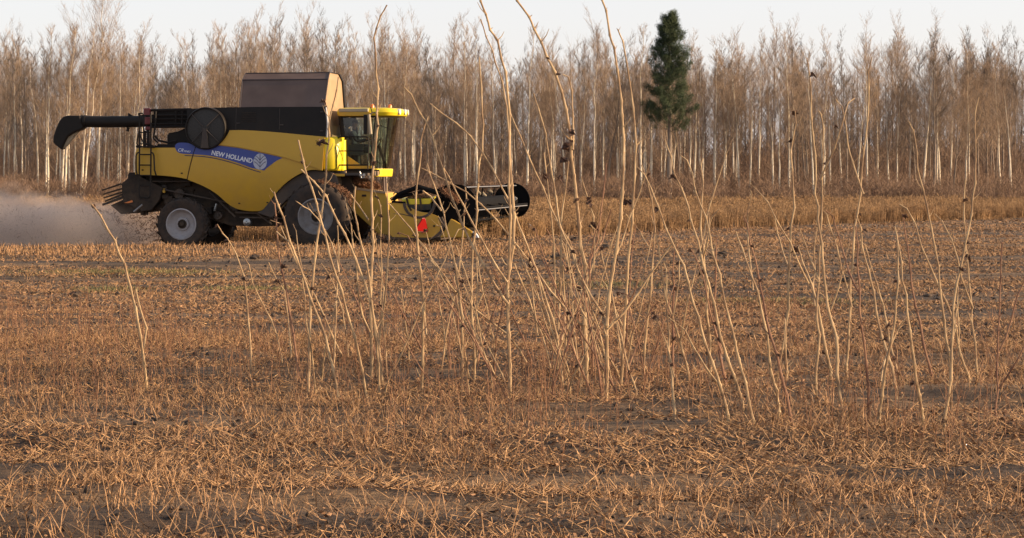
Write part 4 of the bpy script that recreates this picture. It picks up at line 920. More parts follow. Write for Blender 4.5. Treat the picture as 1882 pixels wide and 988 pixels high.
# near end panel (yellow) with the dark ring of the drive shield
ep = SS([(716.5, 374), (726, 371.5), (734, 371.5), (743, 374.5), (752, 379.5), (764, 386), (776, 389.5)]+bez([(776, 389.5), (788, 391), (800, 395), (809, 400), (813, 408), (812.5, 417), (808, 426), (801, 432.5), (792, 436)], 3)[1:]+[(760, 436.2), (722, 435), (717.5, 430)], HW)
skin_panel('end_panel', ep, lambda x, z: -HW-.05+.012*((z-.85)/.5)**2, .05, M['yellow'], header, step=.1)
mb = MB(); mb.prism(SS([(806, 400), (813, 398), (818, 409), (814, 424), (806, 433), (797, 438), (790, 440), (800, 432), (809, 424), (812, 412)], HW), -HW-.06, -HW+.02)
mb.tube([L3(717, 437, HW), L3(792, 438.5, HW)], .04, 6); mb.tube([L3(717, 392.5, HW+.03), L3(738, 392.8, HW+.05), L3(766, 399.5, HW+.05)], .012, 5); mb.link('end_panel_rim', M['fender'], header)
mb = MB(); cxs, czs = S(771, 372.5, HW)
ringp = [(cxs+.42*math.cos(a), -HW-.03, czs+.40*math.sin(a)) for a in [math.pi+math.pi*k/14 for k in range(15)]]
mb.tube(ringp, .045, 6); mb.link('shield_ring', M['fender'], header)
mb = MB(); mb.loft([L3(734, 366, HW), L3(749, 376, HW), L3(790, 375, HW), L3(793, 364.5, HW)], [(lambda p: (p[0]+.06, p[1]+.45, p[2]+.02))(L3(*q, HW)) for q in ((734, 364), (749, 366), (790, 366), (793, 362))]); mb.link('top_shield', M['yellow_sunlit'], header, bevel=.02)
mb = MB(); mb.tube([L3(772, 364, HW+.05), L3(775, 385, HW+.05)], .028, 6); mb.tube([L3(747, 363, HW+.04), L3(751, 378, HW+.04), L3(756, 387, HW+.04)], .03, 6); mb.link('shield_strap', M['dark'], header)
# emblem triangle (tilted out of the panel's plane)
T6 = [L3(x, y, HW+.10+.014*(786-x)) for x, y in ((777.0, 401.8), (780.6, 401.2), (782.6, 404.6), (786.4, 423.6), (784, 425.8), (766.5, 423.4), (764.3, 421.2))]; T6 = [Vector(p) for p in T6]
mb = MB(); mb.loft(T6, [p+Vector((-.010, .012, 0)) for p in T6]); mb.link('warning_triangle', M['red'], header)
mb = MB(); cc = sum(T6, Vector())/7; T7 = [cc+(p-cc)*1.12+Vector((-.012, .016, 0)) for p in T6]; mb.loft(T7, [p+Vector((-.01, .01, 0)) for p in T7]); x, z = S(776, 426, HW+.1); mb.tube([(x, -HW-.12, z), (x+.02, -HW-.02, z)], .025, 8); mb.link('triangle_backing', mat('dark_red_border', (.22, .02, .02), .5), header)
mb = MB(); x, z = S(798, 415, HW+.06); mb.tube([(x, -HW-.08, z), (x, -HW, z)], .03, 8); mb.link('shield_bolt', M['dark'], header)
# crop divider at the near end and its white tip; the same at the far end
for s_ in (1, -1):
    dv = SS([(828.5, 401), (836, 404), (850, 412.5), (868, 424), (871, 431), (870, 436.2), (808.5, 436.2), (815, 427), (821, 417)], HW)
    mb = MB(); a_ = [(x, -s_*(HW+.04), z) for x, z in dv]; c_ = [(x, -s_*(HW-.28+.10*(i in (3, 4, 5))), z-(.04 if i < 4 else 0)) for i, (x, z) in enumerate(dv)]; mb.loft(a_, c_)
    dvo = mb.link('crop_divider', M['yellow'], header, bevel=.03)
    tp = SS([(868.5, 424.5), (874, 427), (879, 433), (880, 436.5), (869, 437)], HW); mb = MB(); mb.loft([(x, -s_*(HW+.03), z) for x, z in tp], [(x, -s_*(HW-.14), z-.01) for x, z in tp]); mb.link('divider_tip', M['wt'], dvo, bevel=.02)
mb = MB(); mb.prism([(xh0, zh0+.08), (xh0+.1, zh0+1.0), (xh0+1.0, zh0+.75), (xh1+.1, zh0+.1), (xh0+.7, zh0)], HW-.05, HW+.03); mb.link('far_end_panel', M['yellow'], header)
mb = MB(); bu = S(838, 377, HW)[0]-.72; mb.box(bu-.05, bu, -HW+.45, HW-.1, zh0+.2, 1.42+.12); mb.box(bu-.10, bu+.05, -HW+.45, HW-.1, 1.54, 1.62); mb.link('back_sheet', M['reelm'], header, bevel=.01)
# cross auger
mb = MB(); xa_, za_ = xh0+.55, zh0+.42; mb.tube([(xa_, -HW+.1, za_), (xa_, HW-.1, za_)], .16, 14)
fl = []; 
for i in range(260):
    t = i/259; y_ = -HW+.15+t*(HW-.55) ; a = t*2*math.pi*8; fl.append([(xa_+.15*math.cos(a), y_, za_+.15*math.sin(a)), (xa_+.30*math.cos(a), y_, za_+.30*math.sin(a))])
for sgn in (1, -1):
    vs_ = [(p[0], p[1]*sgn, p[2]) for q in fl for p in q]; mb.add(vs_, [(2*i, 2*i+1, 2*i+3, 2*i+2) for i in range(259)])
mb.link('cross_auger', M['reelm'], header, smooth=True)
mb = MB(); mb.box(xh1, xh1+.09, -HW+.1, HW-.1, zh0-.03, zh0+.01)
for k in range(100): y_ = -HW+.15+k*(2*HW-.3)/99; mb.add([(xh1+.08, y_-.02, zh0), (xh1+.08, y_+.02, zh0), (xh1+.24, y_, zh0-.01), (xh1+.08, y_, zh0+.02)], [(0, 1, 2), (0, 2, 3), (1, 3, 2)])
mb.link('cutter_bar', M['fender'], header)
# reel
cxn, czn = S(838, 377, HW-.15); rR = .53
rl = MB(); rl.tube([(cxn, -HW+.2, czn), (cxn, HW-.2, czn)], .20, 14); reel = rl.link('reel', M['reelm'], header)
for sgn in (-1, 1):
    for nm_, yy in (('reel_end_shield', HW-.18),):
        mb = MB(); y_ = yy*sgn; out_ = sgn
        mb.lathe([(0, 0), (rR+.02, 0), (rR+.045, .02*out_), (rR+.045, -.05*out_), (rR+.01, -.05*out_), (rR, -.02*out_), (0, -.02*out_)], cxn, czn, 40, y_); mb.link(nm_, M['reelm'], reel, smooth=True)
nb_ = 4
for k in range(nb_):
    a = 2*math.pi/nb_*k+R(80); bx_, bz_ = cxn+rR*.93*math.cos(a), czn+rR*.93*math.sin(a)
    mb = MB(); mb.tube([(bx_, -HW+.22, bz_), (bx_, HW-.22, bz_)], .028, 6)
    mb.loft([(bx_-.03*math.cos(a-1.57)*1, -HW+.22, bz_-.03*math.sin(a-1.57)), (bx_+.05*math.cos(a-1.57), -HW+.22, bz_+.05*math.sin(a-1.57)), (bx_+.05*math.cos(a-1.57)+.012*math.cos(a), -HW+.22, bz_+.05*math.sin(a-1.57)+.012*math.sin(a)), (bx_-.03*math.cos(a-1.57)+.012*math.cos(a), -HW+.22, bz_-.03*math.sin(a-1.57)+.012*math.sin(a))],
            [(bx_-.03*math.cos(a-1.57)*1, HW-.22, bz_-.03*math.sin(a-1.57)), (bx_+.05*math.cos(a-1.57), HW-.22, bz_+.05*math.sin(a-1.57)), (bx_+.05*math.cos(a-1.57)+.012*math.cos(a), HW-.22, bz_+.05*math.sin(a-1.57)+.012*math.sin(a)), (bx_-.03*math.cos(a-1.57)+.012*math.cos(a), HW-.22, bz_-.03*math.sin(a-1.57)+.012*math.sin(a))])
    for i in range(68): y_ = -HW+.3+i*(2*HW-.6)/67; mb.tube([(bx_, y_, bz_), (bx_-.03, y_, bz_-.22)], [.008, .004], 3, False)
    bat = mb.link('reel_bat', M['reelm'], reel)
    mb = MB(); e = Vector((bx_+.05*math.cos(a-1.57), 0, bz_+.05*math.sin(a-1.57))); mb.tube([(e.x+.012*math.cos(a), -HW+.22, e.z+.012*math.sin(a)), (e.x+.012*math.cos(a), HW-.22, e.z+.012*math.sin(a))], .016, 5); mb.link('bat_edge', M['reelgrey'], bat)
for vv_ in (3.3, 1.1, -1.1, -3.3):
    mb = MB()
    for k in range(nb_): a = 2*math.pi/nb_*k+R(80); mb.tube([(cxn, -vv_, czn), (cxn+rR*.9*math.cos(a), -vv_, czn+rR*.9*math.sin(a))], .024, 5)
    mb.link('reel_spider', M['reelm'], reel)
mb = MB()    # pale cam plates between the bats
for (px, py, vv_) in ((885, 372, 0), (902, 370, -1.5), (919, 369, -3.0), (939, 366, -4.4)):
    x, z = S(px, py, vv_); oval = [(x+.20*math.cos(t)*(.8+.2*math.cos(t)), z+.085*math.sin(t)+.03*math.cos(t)) for t in [2*math.pi*k/16 for k in range(16)]]; mb.prism(oval, -vv_-.02, -vv_+.02)
mb.link('cam_plates', M['pad'], reel, bevel=.008)
mb = MB()
for (px, py, vv_) in ((880, 353, 0), (890, 357, -1.), (903, 352, -2)): x, z = S(px, py, vv_); mb.tube([(x-.1, -vv_, z+.06), (x+.06, -vv_, z-.05)], [.07, .03], 8)
mb.link('reel_highlights', M['spout'], reel)  # tan stubs standing in for highlights inside the black reel
# near reel arm, hoses and dark side curtain
mb = MB(); pr = [(722, 367), (732, 358), (742, 353), (762, 346), (772, 345), (790, 350), (808, 356), (826, 366), (838, 377)]
mb.tube([L3(*p, HW+.02) for p in pr], .06, 8)
mb.tube([L3(718, 366, HW), L3(724, 363, HW), L3(735, 362, HW), L3(748, 358, HW), L3(776, 352, HW)], .045, 6)
mb.tube([L3(720, 370, HW+.04), L3(731, 371, HW+.04), L3(745, 372, HW+.04)], .03, 6)
mb.tube([L3(740, 356, HW), L3(752, 350, HW), L3(763, 343, HW), L3(766, 340, HW), L3(800, 350, HW), L3(812, 347, HW), L3(822, 341, HW), L3(830, 342, HW-.3)], .035, 6)
mb.link('reel_arm', M['reelm'], header)
mb = MB(); mb.tube([L3(723, 357, HW), L3(726, 353, HW), L3(731, 354, HW), L3(736, 359, HW)], .02, 6); mb.tube([L3(770, 349, HW+.05), L3(785, 349, HW+.05), L3(802, 355, HW+.05), L3(812, 362, HW+.05)], .014, 5)
mb.tube([L3(727, 361, HW), L3(745, 352, HW-.1), L3(762, 343, HW-.1)], .012, 5); mb.link('hydraulic_hoses', M['fender'], header)
mb = MB(); x0, z0 = S(800, 403, HW-.1); mb.prism(SS([(800, 372), (806, 362), (812, 350), (822, 344), (840, 343), (855, 346), (866, 353), (872, 366), (872.5, 385), (870, 398), (866, 413), (846, 404), (829, 399), (820, 410), (812, 398), (802, 394)], HW-.25), -HW+.22, -HW+.30); mb.link('side_curtain', M['reelm'], header, bevel=.02)

# ---------------------------------------------------------------- straw caught on the machine (loose things lying on it)
def straw_heap(name, cen, ext, n, m, label, cat, L=.16, seed=1):
    rg = np.random.default_rng(seed); u = rg.normal(0, 1, (n, 3)); u /= np.linalg.norm(u, axis=1, keepdims=True); u *= rg.random((n, 1))**.4
    P = u*np.array(ext); d = rg.normal(0, 1, (n, 3)); d /= np.linalg.norm(d, axis=1, keepdims=True); l = L*(.4+rg.random(n))[:, None]
    v, q = sticks(P-d*l/2, P+d*l/2, np.full(n, .011), np.full(n, .006))
    o = obj(name, np_mesh(name, v, quads=q, mats=[m])); ox, oz = S(*cen[:2], cen[2]); p = OH+hv*ox+nv*cen[2]; o.location = (p.x, p.y, oz); o.rotation_euler = (0, cen[3] if len(cen) > 3 else 0, -YAW); tag(o, label, cat); return o
straw_heap('straw_heap', (612, 349, 1.45, R(26)), (.62, .35, .20), 2600, M['strawred'], 'reddish tangle of straw caught on top of the front wheel below the cab', 'straw heap')
straw_heap('straw_heap', (632, 366, 1.35, R(70)), (.34, .3, .16), 1300, M['strawred'], 'tuft of straw hanging down beside the front wheel at the feeder house', 'straw heap', seed=2)
straw_heap('straw_heap', (668, 337, .3, R(12)), (.55, .5, .13), 1200, M['strawred'], 'loose straw piled on the feeder house under the cab', 'straw heap', seed=3)
straw_heap('straw_heap', (826, 357, HW-.1, R(38)), (.35, .25, .10), 700, M['strawred'], 'straw tangled over the near end of the reel', 'straw heap', seed=4)
straw_heap('straw_heap', (771, 361.5, HW-.2, 0), (.35, .18, .03), 350, M['straw'], 'bits of straw lying on the bright yellow header shield', 'straw heap', seed=5)

# ---------------------------------------------------------------- dust thrown out behind the machine
dm = bpy.data.materials.new('dust'); dm.use_nodes = True; n = dm.node_tree; n.nodes.clear()
o_ = n.nodes.new('ShaderNodeOutputMaterial'); pv = n.nodes.new('ShaderNodeVolumePrincipled'); pv.inputs['Color'].default_value = (.87, .725, .63, 1); pv.inputs['Anisotropy'].default_value = .25
tc = n.nodes.new('ShaderNodeTexCoord'); mp = n.nodes.new('ShaderNodeMapping'); mp.inputs['Scale'].default_value = (.6, .6, .95); nz = n.nodes.new('ShaderNodeTexNoise'); nz.inputs['Scale'].default_value = 1.3; nz.inputs['Detail'].default_value = 5; nz.inputs['Roughness'].default_value = .6
n.links.new(tc.outputs['Object'], mp.inputs[0]); n.links.new(mp.outputs[0], nz.inputs['Vector'])
sp = n.nodes.new('ShaderNodeSeparateXYZ'); n.links.new(tc.outputs['Object'], sp.inputs[0])
def math_(op, a, b_=None, clamp=False):
    m_ = n.nodes.new('ShaderNodeMath'); m_.operation = op; m_.use_clamp = clamp
    for i, q in enumerate((a, b_)):
        if q is None: continue
        if isinstance(q, (int, float)): m_.inputs[i].default_value = q
        else: n.links.new(q, m_.inputs[i])
    return m_.outputs[0]
def mrange(src, a, b_, c, d, smooth=True):
    m_ = n.nodes.new('ShaderNodeMapRange'); m_.interpolation_type = 'SMOOTHSTEP' if smooth else 'LINEAR'
    for i, q in zip(('From Min', 'From Max', 'To Min', 'To Max'), (a, b_, c, d)): m_.inputs[i].default_value = q
    n.links.new(src, m_.inputs['Value']); return m_.outputs[0]
# local frame: x from -14 (far left) to 0 (machine), y across, z up; top follows a sloping plume
xn = sp.outputs['X']; yn = sp.outputs['Y']; zn = sp.outputs['Z']; nf = nz.outputs['Fac']
topz = math_('ADD', mrange(xn, -7, 0, 1.55, 1.05), math_('MULTIPLY', math_('SUBTRACT', nf, .5), 2.0))
hz_ = mrange(math_('SUBTRACT', zn, topz), -.55, .35, 1, 0)
ex = mrange(xn, -1.6, .3, 1, 0); ey = mrange(math_('ABSOLUTE', yn), 1.6, 3.2, 1, 0); gr = mrange(nf, .34, .62, .35, 1.2)
den = math_('MULTIPLY', math_('MULTIPLY', hz_, ex), math_('MULTIPLY', ey, gr)); den = math_('MULTIPLY', den, 1.15)
n.links.new(den, pv.inputs['Density']); n.links.new(pv.outputs[0], o_.inputs['Volume'])
ux, uz = S(285, 440, 0); cpt = OH+hv*ux
mb = MB(); nsec = 15; vs_ = []
for i in range(nsec):
    x = .3-i*1.0; k = 14; h_ = 2.9 if i > 1 else 2.0; wd_ = 3.3
    for j in range(k):
        a = 2*math.pi*j/k; yy = wd_*math.cos(a)*(1+.05*math.sin(i*1.7+j)); zz = max(.0, math.sin(a))*h_*(1+.06*math.sin(i*2.1+j*1.3)); vs_.append((x, yy, zz+.02))
k = 14; mb.add(vs_, [(i*k+j, i*k+(j+1) % k, (i+1)*k+(j+1) % k, (i+1)*k+j) for i in range(nsec-1) for j in range(k)]+[tuple(range(k)), tuple(range((nsec-1)*k, nsec*k))])
do = mb.link('dust_cloud', dm, loc=(cpt.x, cpt.y, 0)); do.rotation_euler = (0, 0, -YAW); tag(do, 'pale brown dust cloud thrown out behind the harvester', None, None, 'stuff')

# chaff flying in the dust
N = 1500; x = -rng.random(N)**1.6*6.5+.2; yv = rng.normal(0, .9, N); z = .15+rng.random(N)*.95+.04*np.abs(x); P0 = np.stack([x, yv, z], 1); d = rng.normal(0, 1, (N, 3)); d /= np.linalg.norm(d, axis=1, keepdims=True); l = (.02+.07*rng.random(N)**2)[:, None]
v, q = sticks(P0-d*l, P0+d*l, np.full(N, .010), np.full(N, .006)); o = obj('flying_chaff', np_mesh('flying_chaff', v, quads=q, mats=[M['strawred']])); o.location = (cpt.x, cpt.y, 0); o.rotation_euler = (0, 0, -YAW)
tag(o, 'chopped chaff flying in the dust behind the harvester', None, None, 'stuff')
# ------------------------------------------------------------------ tall bare stems in the foreground
def stem_mesh(mb, pts, D, w0, w1, ground=False, nrm=8):
    """pts in photograph pixels, bottom first after reversal, at distance D; w = width in pixels"""
    P = [world(x, y, D) for x, y in pts][::-1]
    if ground:
        a, b_ = P[0], P[1]; gz = None; d = (a-b_).normalized()
        if d.z > -.2: d.z = -.6
        d = Vector((d.x*.6, 0, d.z)).normalized(); x = a.x; 
        k = (a.z-tz(a.x, D))/max(-d.z, .2); P = [Vector((a.x+d.x*k, D, tz(a.x+d.x*k, D)-.03)), a+d*k*.5+Vector((.006, 0, 0))]+P
    rg = random.Random(int(P[-1].x*1000)); out = []; dy = rg.uniform(-.25, .25); tot = sum((P[i+1]-P[i]).length for i in range(len(P)-1)); acc = 0
    # each kink of the stem is a node: slightly swollen
    for i, p in enumerate(P):
        if i: acc += (P[i]-P[i-1]).length
        f = acc/tot; q = p+Vector((0, dy*math.sin(f*2.4), 0)); r = (w0*(1-f)+w1*f)/2*D/FPX*1.06
        out.append((q, r*(1.28 if 0 < i < len(P)-1 else 1)))
        if i < len(P)-1:
            nx_ = P[i+1]; L = (nx_-p).length
            if L > .05:
                for g_ in ((.12, .92), (.5, .88), (.88, .92)):
                    f2 = (acc+L*g_[0])/tot; m_ = p.lerp(nx_, g_[0])+Vector((0, dy*math.sin(f2*2.4), 0)); m_.x += rg.uniform(-.0015, .0015)*(g_[0] == .5)*2; out.append((m_, (w0*(1-f2)+w1*f2)/2*D/FPX*1.06*g_[1]))
    mb.tube([o[0] for o in out], [o[1] for o in out], 7)
    for q, r in out:
        if r > .004 and rg.random() < .10:
            a = rg.choice([-1, 1])*rg.uniform(.4, .9); l = rg.uniform(.04, .16); e = q+Vector((math.sin(a)*l*.6, rg.uniform(-.5, .5)*l, math.cos(a)*l*.6)); mb.tube([q, e, e+Vector((math.sin(a*.6)*l*.5, 0, math.cos(a*.6)*l*.5))], [r*.42, r*.3, r*.16], 5)
        elif rg.random() < .25: mb.tube([q, q+Vector((rg.choice([-1, 1])*r*1.9, 0, r*1.6))], [r*.5, r*.2], 5)
def leaf_mesh(p, size, seed):
    rg = random.Random(seed); mb = MB()
    for j in range(3):
        a = rg.uniform(0, 6.28); tilt = rg.uniform(-.9, .9); c, s_ = math.cos(a), math.sin(a); n_ = 6; vs_ = []
        for i in range(n_+1):
            t = i/n_; w_ = math.sin(math.pi*min(.97, t+.06))*size*.34*(1+.3*rg.uniform(-1, 1)); cu = t*t*size*.5*tilt; base = Vector(((t-.35)*size*c, (t-.35)*size*s_*.7, -t*size*.55+cu))
            e = Vector((-s_*w_, c*w_*.7, w_*(.7*math.cos(t*4+j)))); vs_ += [base-e, base+Vector((0, 0, -w_*.45)), base+e]
        mb.add(vs_, [(i*3+k, i*3+k+1, (i+1)*3+k+1, (i+1)*3+k) for i in range(n_) for k in range(2)])
    return mb
def sapling(label, D, polys, leaves=(), red=False, group='bare saplings in the foreground'):
    p0 = polys[0][0][-1]; b_ = world(p0[0], p0[1], D); root = empty('sapling', (b_.x, D, tz(b_.x, D)))
    for i, (pts, w0, w1) in enumerate(polys):
        mb = MB(); stem_mesh(mb, pts, D+(.0 if i == 0 else .015*i), w0, w1, i == 0)
        mb.v = [(v[0]-root.location.x, v[1]-root.location.y, v[2]-root.location.z) for v in mb.v]
        mb.link('stem' if i == 0 else 'branch', M['stemred' if red else 'stem'], root, smooth=True)
    rl_ = random.Random(int(p0[0]*3+p0[1])); leaves = list(leaves)
    for pts, w0, w1 in polys[:2]:
        for (x_, y_) in pts[:-1]:
            if y_ > 60 and rl_.random() < .09: leaves.append((x_, y_, rl_.uniform(6, 13)))
    for (px, py, sz) in leaves:
        o = leaf_mesh(None, sz/FPX*D, int(px*7+py)).link('withered_leaf', M['pod'], root); p = world(px, py, D); o.location = p-root.location
        so = o.modifiers.new('s', 'SOLIDIFY'); so.thickness = .002
    return tag(root, label, 'sapling', group)
S16 = [(880, -25), (885, 0), (895, 24), (902.6, 52.5), (916.8, 72), (923.4, 105), (932, 131), (935.4, 172.8), (939.8, 211), (938.7, 243.7), (939.8, 294), (943, 340), (947.4, 397), (945, 454.7), (938.7, 494), (934.3, 518), (934.3, 553), (935.4, 616)]
S17 = [(883, 35), (892.8, 67.8), (904.8, 94), (909, 113.7), (922.3, 151), (930, 196.8), (934.3, 254.7), (935.4, 298), (934.3, 342), (937.6, 397), (936.5, 459), (935, 505)]
S15 = [(743, 160), (755.5, 172.5), (772, 208), (783, 222), (795.6, 252.6), (806, 288), (814, 310), (823.8, 340.7), (832, 368), (841.7, 389), (848.6, 410), (868.7, 452.5), (890.6, 489.7), (912.5, 529), (934.3, 559.6)]
S29 = [(812, 303), (825, 324), (835, 345), (851.4, 375), (868, 408.4), (884, 437), (912.5, 489.7), (932, 518)]
S18 = [(938, -25), (950.7, 0), (973.7, 30.6), (982.4, 52.5), (995.5, 76.5), (1006.5, 105), (1020.7, 131), (1032.7, 166), (1041.5, 201), (1045.8, 228), (1050, 257), (1051, 287.5), (1055.7, 322.5), (1060, 364), (1065.5, 416), (1067.7, 454.7), (1076.5, 487.5), (1077.5, 531), (1074, 597), (1075, 616)]
S21 = [(1037, 135.6), (1047, 140), (1054.6, 166), (1055.7, 214), (1055.7, 243.7), (1052.4, 275)]
S23 = [(920, 165), (936.5, 200), (958.4, 250), (973.7, 287.5), (986.8, 318), (1000, 344), (1013, 379), (1030.5, 416), (1048, 443.7), (1055.7, 465.6), (1065.5, 505), (1074, 540)]
S26 = [(775, 309), (790, 316), (818.4, 331), (857.8, 353), (884, 375), (912.5, 404), (941, 439), (971.5, 478.7), (987, 498.5), (1008.7, 531), (1037, 564), (1072, 601)]
S19 = [(1100, -20), (1105, 0), (1112.5, 19.7), (1119, 65.6), (1126.8, 87.5), (1133, 131), (1140, 186), (1141, 211), (1144, 257), (1143, 309), (1142, 353), (1138.8, 400), (1131, 457), (1124.6, 494), (1117, 553), (1113.6, 597), (1113.6, 616)]
S22 = [(983, 170), (993, 200), (1006.5, 243.7), (1011, 276.5), (1017.4, 313.7), (1026, 364), (1032.7, 417.5), (1052.4, 459), (1063, 494), (1074, 518), (1089.6, 548.7), (1105, 572.8), (1116, 590)]
S33 = [(1196, 303), (1190, 322.5), (1179, 357), (1161.7, 397), (1144, 448), (1131, 472), (1126, 488)]
S34 = [(1245, 440), (1199, 505), (1179, 535.6), (1148.6, 575), (1114, 607)]
sapling('thick pale sapling rising past the frame top over the reel, with twin', 24.0, [(S16, 7.5, 3.6), (S17, 5.5, 2.2), (S15, 5.2, 2.4), (S29, 4.2, 2.2)])
sapling('long dark-topped sapling curving up left out of frame, shrivelled leaves half way', 25.0, [(S18, 8.5, 3.6), (S21, 4.2, 2), (S23, 4.6, 2), (S26, 4.2, 2.2)],
        [(1025, 134, 10), (1041, 262, 20), (1037, 289, 20), (1051, 238, 14), (1029, 322, 15), (1002, 318, 14), (1048, 345, 14)])
sapling('tall straight stem near the right, forking low down into leaning shoots', 23.0, [(S19, 8, 3.4), (S22, 4.4, 2), (S33, 3.4, 1.8), (S34, 5, 2.6)])
sapling('tall thin stem with cupped dark seed head level with the crop top', 24.5, [([(1133, 54.7), (1142, 76.5), (1148.6, 116), (1154, 153), (1160, 198), (1165, 268), (1162.8, 320), (1159.6, 366), (1158.5, 408), (1153, 454.7), (1149.7, 509), (1148.6, 553), (1144, 616)], 6.2, 2.6)], [(1158, 368, 22), (1150, 366, 14)])
sapling('knobbly stem standing in front of the cab, its tip bending over against the sky', 25.5, [([(711.6, 7.6), (699.6, 28), (692, 51), (687.5, 68), (690.4, 96), (691.5, 135.6), (695.6, 162), (693.5, 197), (692.7, 208), (695.4, 229), (692, 250), (687.8, 296), (684.3, 327), (682.8, 367), (685, 403), (684, 422), (686.5, 444), (684, 476.5), (681, 531), (682, 616)], 6.4, 2.8),
         ([(633.7, 361.5), (638.5, 389), (645, 413), (648, 448), (654.8, 487.5), (658, 535.6), (665.7, 579), (680, 610)], 3.6, 2), ([(688.7, 428), (697.4, 487.5), (706, 531), (700, 590), (684, 620)], 3, 1.6)])
sapling('stem crossing the front corner of the harvester, a dead leaf curled at its middle', 24.2, [([(622, 140), (618.8, 164), (612, 192), (606, 217), (603.6, 237), (605, 255), (600, 285), (599.4, 320), (594.8, 360), (590, 400), (585, 426), (579, 472), (574, 527), (570.6, 553), (568.4, 616)], 6.0, 2.2)], [(592, 256, 20), (585, 262, 12), (595, 182, 13)])
sapling('leaning stem from the yellow panel across the front wheel', 23.4, [([(548.5, 257.5), (557.5, 295), (565, 325), (573, 344), (582, 373), (587, 395), (597, 428), (605.6, 468), (618.7, 509), (627.5, 531), (638, 575), (651.5, 616)], 5.4, 3.2), ([(544.7, 370.4), (557.6, 380), (569, 386), (585, 403.6), (596.5, 423), (610, 448), (618.7, 474), (623, 500)], 3, 1.8)])
sapling('leaning stem whose tip touches the front wheel arch', 24.7, [([(553, 311), (577, 334), (599.7, 360), (611, 387.5), (622, 410), (633.7, 429.5), (653.7, 476.5), (671, 522.5), (682, 557), (693, 616)], 5.6, 3.2)])
sapling('leaning stem left of the front wheel, starting under the yellow panel', 23.2, [([(502.6, 352.6), (510.7, 377.7), (520.4, 400), (531, 441.5), (544, 474), (562, 524.6), (570.6, 551), (586, 588), (598, 620)], 5, 3.4), ([(508, 425), (520, 436), (531, 444)], 3.6, 3)])
sapling('brown stem with two crumpled leaves below the gap between the wheels', 25.2, [([(504, 373), (506.6, 397), (508, 423), (509.8, 450.5), (511.5, 472), (519, 505), (526.8, 542), (533.4, 586), (538.9, 616)], 4.8, 2.6)], [(521, 486, 14), (510, 513, 13)], red=True)
sapling('thin upright stem in front of the front tyre', 26.2, [([(620.4, 415), (621.5, 442), (622.7, 454.7), (623, 500.6), (618.7, 540), (617.6, 586), (615.4, 616)], 3.4, 2)])
sapling('stem leaning against the feeder house', 24.1, [([(653, 342), (650, 381), (656, 410), (662.4, 443.7), (673, 481), (677.7, 509), (683, 560), (690, 616)], 5, 2.8), ([(643.4, 355), (660, 378), (677.4, 403.6)], 2.8, 2.4)])
sapling('slim stem at the edge of the feeder house, foot curving left', 25.8, [([(711.8, 336.6), (711.8, 365.6), (714.6, 403), (715, 440), (713.8, 454.7), (711.6, 498), (707, 553), (697.4, 616)], 4.4, 2.4)])
sapling('dark stem with seed heads left of the header', 26.0, [([(692.5, 360), (699.4, 378), (700.8, 403), (699.4, 448.5), (702, 500), (699, 558), (706, 616)], 3, 1.8)], [(699, 394, 12), (701, 434, 11), (690, 463, 10), (699, 559, 13)])
sapling('stem standing in front of the red triangle on the header', 24.4, [([(786, 214), (779, 232), (771.4, 260.4), (772, 285), (767, 320), (763, 354.5), (761.6, 403), (765, 430.5), (766, 454.7), (771.7, 498), (776, 542), (777, 575), (776, 616)], 6, 2.2), ([(781.6, 557), (783.8, 616)], 3, 2)])
sapling('thin stem crossing the dark reel curtain', 23.8, [([(784, 300), (789, 320), (796, 338), (805.8, 365.6), (814, 389), (818.2, 416.7), (825, 437.4), (828, 454), (836, 492), (841.4, 535.6), (848, 579), (848, 616)], 5.4, 2.2), ([(778, 350), (792, 360), (811, 386)], 3.2, 2.4), ([(790, 476.5), (811.9, 505), (840, 540)], 3.2, 2.4)])
sapling('crooked stem rising over the reel to the skyline', 25.0, [([(879, 105), (883, 164), (884, 214), (886, 228), (884, 276.5), (877.5, 303), (876.4, 342), (873.5, 361.4), (875, 386), (870.7, 428), (866.5, 452.5), (865.4, 509), (864.3, 553), (868.7, 616)], 5.2, 2.4)])
sapling('stem leaning left at its foot in front of the crop divider', 26.4, [([(856, 343.5), (858.3, 365.6), (854, 389), (853.4, 417.5), (844.7, 494), (838, 535.6), (819.5, 616)], 3.8, 2.4)])
sapling('long leaning stem that starts left of the reel and crosses the crop', 24.6, [([(790, 190), (809.7, 206.6), (838, 226), (864, 250), (886, 281), (903.7, 309), (914.6, 331), (932, 364), (947.4, 400), (960.6, 432.8), (975.9, 472), (984.6, 494), (997.7, 535.6), (1015, 586), (1022, 616)], 5.4, 2.2)])
sapling('stem with a sharp tip in front of the woods right of the reel', 25.6, [([(999, 280), (1005, 335.6), (1010.9, 383.7), (1017.4, 454.7), (1018.5, 509), (1018.5, 553), (1017.4, 586), (1023, 616)], 5, 2.4)])
sapling('pale stem between the reel and the curving dark-topped stem', 26.0, [([(1047, 296), (1041.5, 353), (1035, 400), (1034, 465.6), (1032.7, 531), (1029.4, 579), (1027, 616)], 4.8, 2.6), ([(1037, 487.5), (1041.5, 553), (1039, 607.7), (1032, 625)], 4, 2.6)])
sapling('short stem with two dark pods hanging at its top', 25.4, [([(1070, 324.6), (1083, 364), (1094, 397), (1096, 454.7), (1094, 498), (1085, 535.6), (1080, 616)], 3.6, 2)], [(1084, 368, 15), (1090, 408, 17), (1083, 362, 12)])
sapling('reddish upright stem right of the two dark pods', 26.2, [([(1113.6, 300), (1108, 353), (1102.7, 392), (1097, 440), (1083, 478.7), (1082, 560), (1086, 616)], 4.2, 2.2), ([(1127, 385), (1111, 443.7), (1083, 480)], 3, 2)], red=True)
